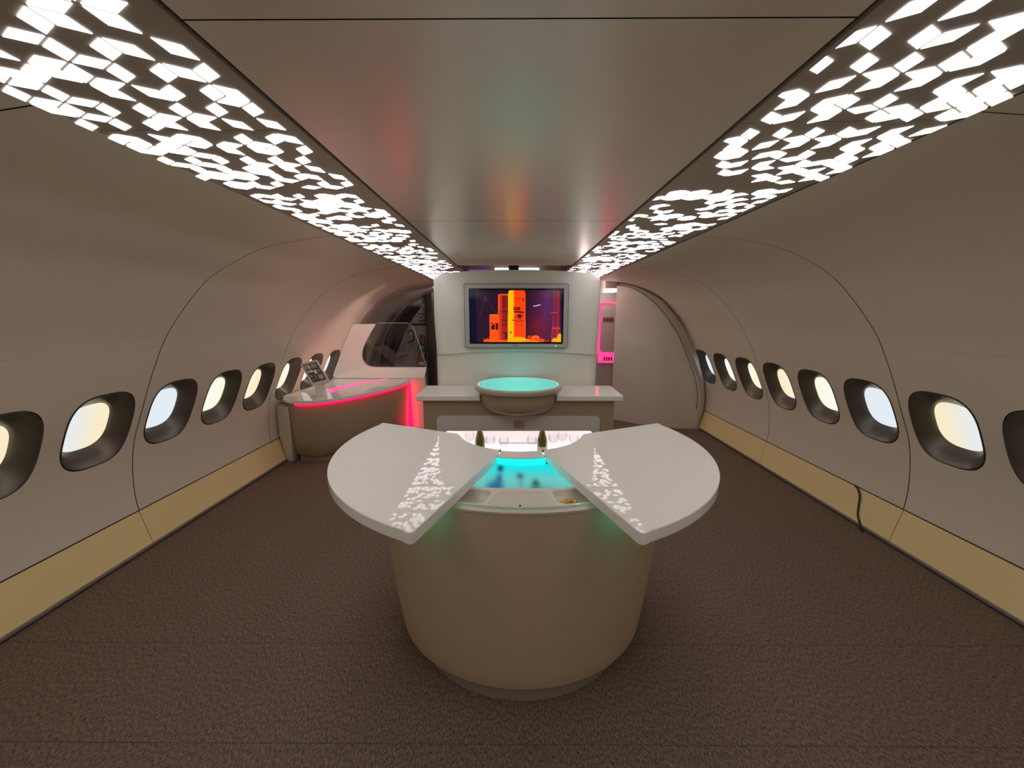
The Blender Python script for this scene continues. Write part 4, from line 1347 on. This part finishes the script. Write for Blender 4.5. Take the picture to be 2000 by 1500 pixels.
v, f = lathe([(0.001, 0), (0.055, 0.002), (0.062, 0.012), (0.062, 0.24), (0.05, 0.285), (0.02, 0.305), (0.018, 0.33), (0.001, 0.332)], (-1.79, 7.12, 0.66), 24)
CB = mesh_obj('cylinder_body', v, f, M_red, ex)
v, f = merge(box(-1.815, -1.765, 7.09, 7.14, 0.985, 1.01), box(-1.80, -1.72, 7.10, 7.13, 1.015, 1.03))
mesh_obj('valve_lever', v, f, M_black, ex, smooth=False)
v, f = tube(smooth_path([(-1.80, 7.1, 1.0), (-1.83, 7.08, 1.07), (-1.79, 7.08, 1.14), (-1.72, 7.08, 1.12), (-1.69, 7.08, 1.0), (-1.71, 7.08, 0.82)], 6), 0.009, 8)
mesh_obj('hose', v, f, M_black, ex)
v, f = loft([[(-1.79 + 0.0632 * math.cos(q), 7.12 + 0.0632 * math.sin(q), 0.66 + z) for q in [math.pi * (1.1 + 0.8 * k / 12) for k in range(13)]] for z in (0.09, 0.15)], False)
mesh_obj('extinguisher_label', v, f, M_offw, CB)
# small shelf seen through the glass
v, f = box(-2.20, -2.02, 6.9, 7.2, 0.955, 1.0)
o = mesh_obj('wall_shelf', v, f, M_soffit, origin=(-2.1, 7.2, 0.955), smooth=False, bevel=0.004); tag(o, 'small grey shelf on the far wall left of the extinguisher', 'shelf')

# ------------------------------------------------------------------ right partition
rp = prof[1]
def z_at_x(x):
    xs = rp.P[:, 0]; zs = rp.P[:, 1]
    k0 = int(np.argmax(xs))
    return float(np.interp(-x, -xs[k0:], zs[k0:]))
plan = smooth_path([(1.515, 6.05), (1.666, 5.93), (1.925, 5.73), (2.15, 5.60), (2.40, 5.53), (2.68, 5.50)], 6)
rings = []
for x, y in plan:
    zt = z_at_x(x) - 0.002 if x < 2.6 else z_at_x(2.6) - (x - 2.6) * 4
    rings.append([(x, y, zt * k / 20) for k in range(21)])
v, f = loft(rings, False)
o = mesh_obj('wall_rear_right', v, f, M_partn, sharp=60); o['kind'] = 'structure'
# returning edge of the partition
v, f = box(1.5135, 1.5155, 6.05, 6.06, 0.0, 2.10)
mesh_obj('partition_edge', v, f, M_partn, o, smooth=False)
# rounded arch ring where it meets the cabin wall
def xprof(i, n):
    z0 = 0.0
    pts = [(2.690, 0.02), (2.72, 0.14), (2.750, 0.275)] + [tuple(p) for p in rp.P[4::6]]
    return pts
pts = np.array([p for p in xprof(0, 0) if p[0] > 1.45])
rings = []
for i, (x, z) in enumerate(pts):
    a = pts[max(0, i - 1)]; b_ = pts[min(len(pts) - 1, i + 1)]
    t = (b_ - a) / np.linalg.norm(b_ - a)
    nx, nz = t[1], -t[0]
    wd = 0.135 if x > 2.3 else max(0.03, 0.135 * (x - 1.45) / 0.85)
    row = []
    for k in range(11):
        q = k / 10
        d = -wd * q
        row.append((x + nx * d, 5.555 - 0.085 * math.sin(math.pi * q) ** 0.8 + 0.03 * q + (0.25 * max(0, (2.2 - x)) ** 1.2), z + nz * d))
    rings.append(row)
v, f = loft(rings, False)
mesh_obj('arch_ring', v, f, mat('arch_ring_gloss', (0.55, 0.47, 0.40, 1), 0.22, coat=0.4), o, sharp=60)
rings = []
g_ = [r[-1] for r in rings]
line = []
for i, (x, z) in enumerate(pts):
    a = pts[max(0, i - 1)]; b_ = pts[min(len(pts) - 1, i + 1)]
    t = (b_ - a) / np.linalg.norm(b_ - a)
    wd = 0.138 if x > 2.3 else max(0.03, 0.138 * (x - 1.45) / 0.85)
    line.append((x - t[1] * wd, (5.572 if x < 2.15 else 5.50 + 0.05 * (2.68 - x)) + (0.25 * max(0, (2.2 - x)) ** 1.2), z + t[0] * wd))
v, f = tube([p for p in line if p[2] > 0.25], 0.0035, 6)
mesh_obj('arch_joint', v, f, M_seam, o)

# pink-lit galley wall seen through the gap on the right
v, f = box(1.0, 2.2, 6.56, 6.62, 0.0, 2.4)
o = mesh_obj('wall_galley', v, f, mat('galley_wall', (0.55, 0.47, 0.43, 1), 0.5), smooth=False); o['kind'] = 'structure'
gp_ = thing('pink_lit_panel', 'pale pink panel framed by a glowing pink line, right of the partition', 'panel', (1.6, 6.5, 0.9))
v, f = plate(rrect(1.358, 1.95, 1.005, 1.862, 0.03), 6.53, 6.56, [rrect(1.392, 1.93, 1.035, 1.838, 0.06)], XZ(0))
mesh_obj('glowing_frame', v, f, M_pinkled, gp_)
v, f = plate(rrect(1.37, 1.94, 0.85, 1.86, 0.03), 6.540, 6.559, [], XZ(0))
PF = mesh_obj('panel_face', v, f, mat('panel_face', (0.62, 0.50, 0.47, 1), 0.4), gp_)
v, f = plate(rrect(1.37, 1.94, 0.86, 1.00, 0.02), 6.530, 6.541, [], XZ(0))
mesh_obj('lower_band', v, f, M_pinkled, gp_)
M_oval = mat('oval_brown', (0.16, 0.05, 0.03, 1), 0.5)
for zc, x0, st in ((1.591, 1.447, 0.045), (0.93, 1.478, 0.040)):
    for k in range(4):
        cx_ = x0 + st * k
        P = [(cx_ + 0.0145 * math.cos(q), zc + 0.040 * math.sin(q)) for q in [2 * math.pi * i / 20 for i in range(20)]]
        v, f = plate(P, 6.522, 6.545, [], XZ(0))
        mesh_obj('oval_slot', v, f, M_oval, PF)
# lamps above the gap
sp = thing('ceiling_lamp', 'small bright white ceiling lamp above the pink panel, right of the partition', 'lamp', (1.50, 6.3, 2.08))
v, f = plate(rrect(1.37, 1.56, 6.20, 6.40, 0.03), 2.02, 2.075)
mesh_obj('lamp_lens', v, f, emit('spot_lens', (1, .95, .92, 1), 3.0), sp, bevel=0.01)
v, f = plate(rrect(1.35, 1.58, 6.18, 6.42, 0.03), 2.075, 2.30)
mesh_obj('lamp_housing', v, f, M_soffit, sp)

# lamp and bracket above the screen partition
hb = thing('header_lamp', 'pair of white linear lamps with dark bracket above the screen partition', 'lamp', (-0.06, 4.9, 2.2))
for x0, x1 in ((-0.30, -0.125), (-0.005, 0.25)):
    v, f = plate([(x0, 4.90), (x1, 4.90), (x1, 4.94), (x0, 4.94)], 2.195, 2.235)
    mesh_obj('lamp_tube', v, f, emit('header_tube', (1, .95, .95, 1), 0.9), hb, bevel=0.008)
v, f = box(-0.125, -0.005, 4.86, 4.98, 2.19, 2.30)
mesh_obj('bracket', v, f, M_dark, hb, smooth=False)
v, f = box(-0.72, 0.72, 4.98, 5.02, 2.15, 2.30)
mesh_obj('header_rail', v, f, M_soffit, hb, smooth=False)
v, f = box(-0.62, -0.36, 4.93, 4.96, 2.20, 2.215)
mesh_obj('violet_light', v, f, emit('violet', (0.25, 0.10, 0.45, 1), 0.5), hb, smooth=False)

# ------------------------------------------------------------------ power cable on the right
pth = smooth_path([(2.757, 2.995, 0.277), (2.748, 2.975, 0.272), (2.738, 2.94, 0.262), (2.728, 2.905, 0.22), (2.712, 2.885, 0.15), (2.695, 2.86, 0.075), (2.672, 2.80, 0.022), (2.650, 2.775, 0.007), (2.640, 2.74, 0.006)], 5)
v, f = tube(pth, 0.0065, 8)
o = mesh_obj('power_cable', v, f, M_black, origin=(2.65, 2.8, 0.0))
tag(o, 'black power cable hanging over the tan baseboard onto the carpet at right', 'cable')
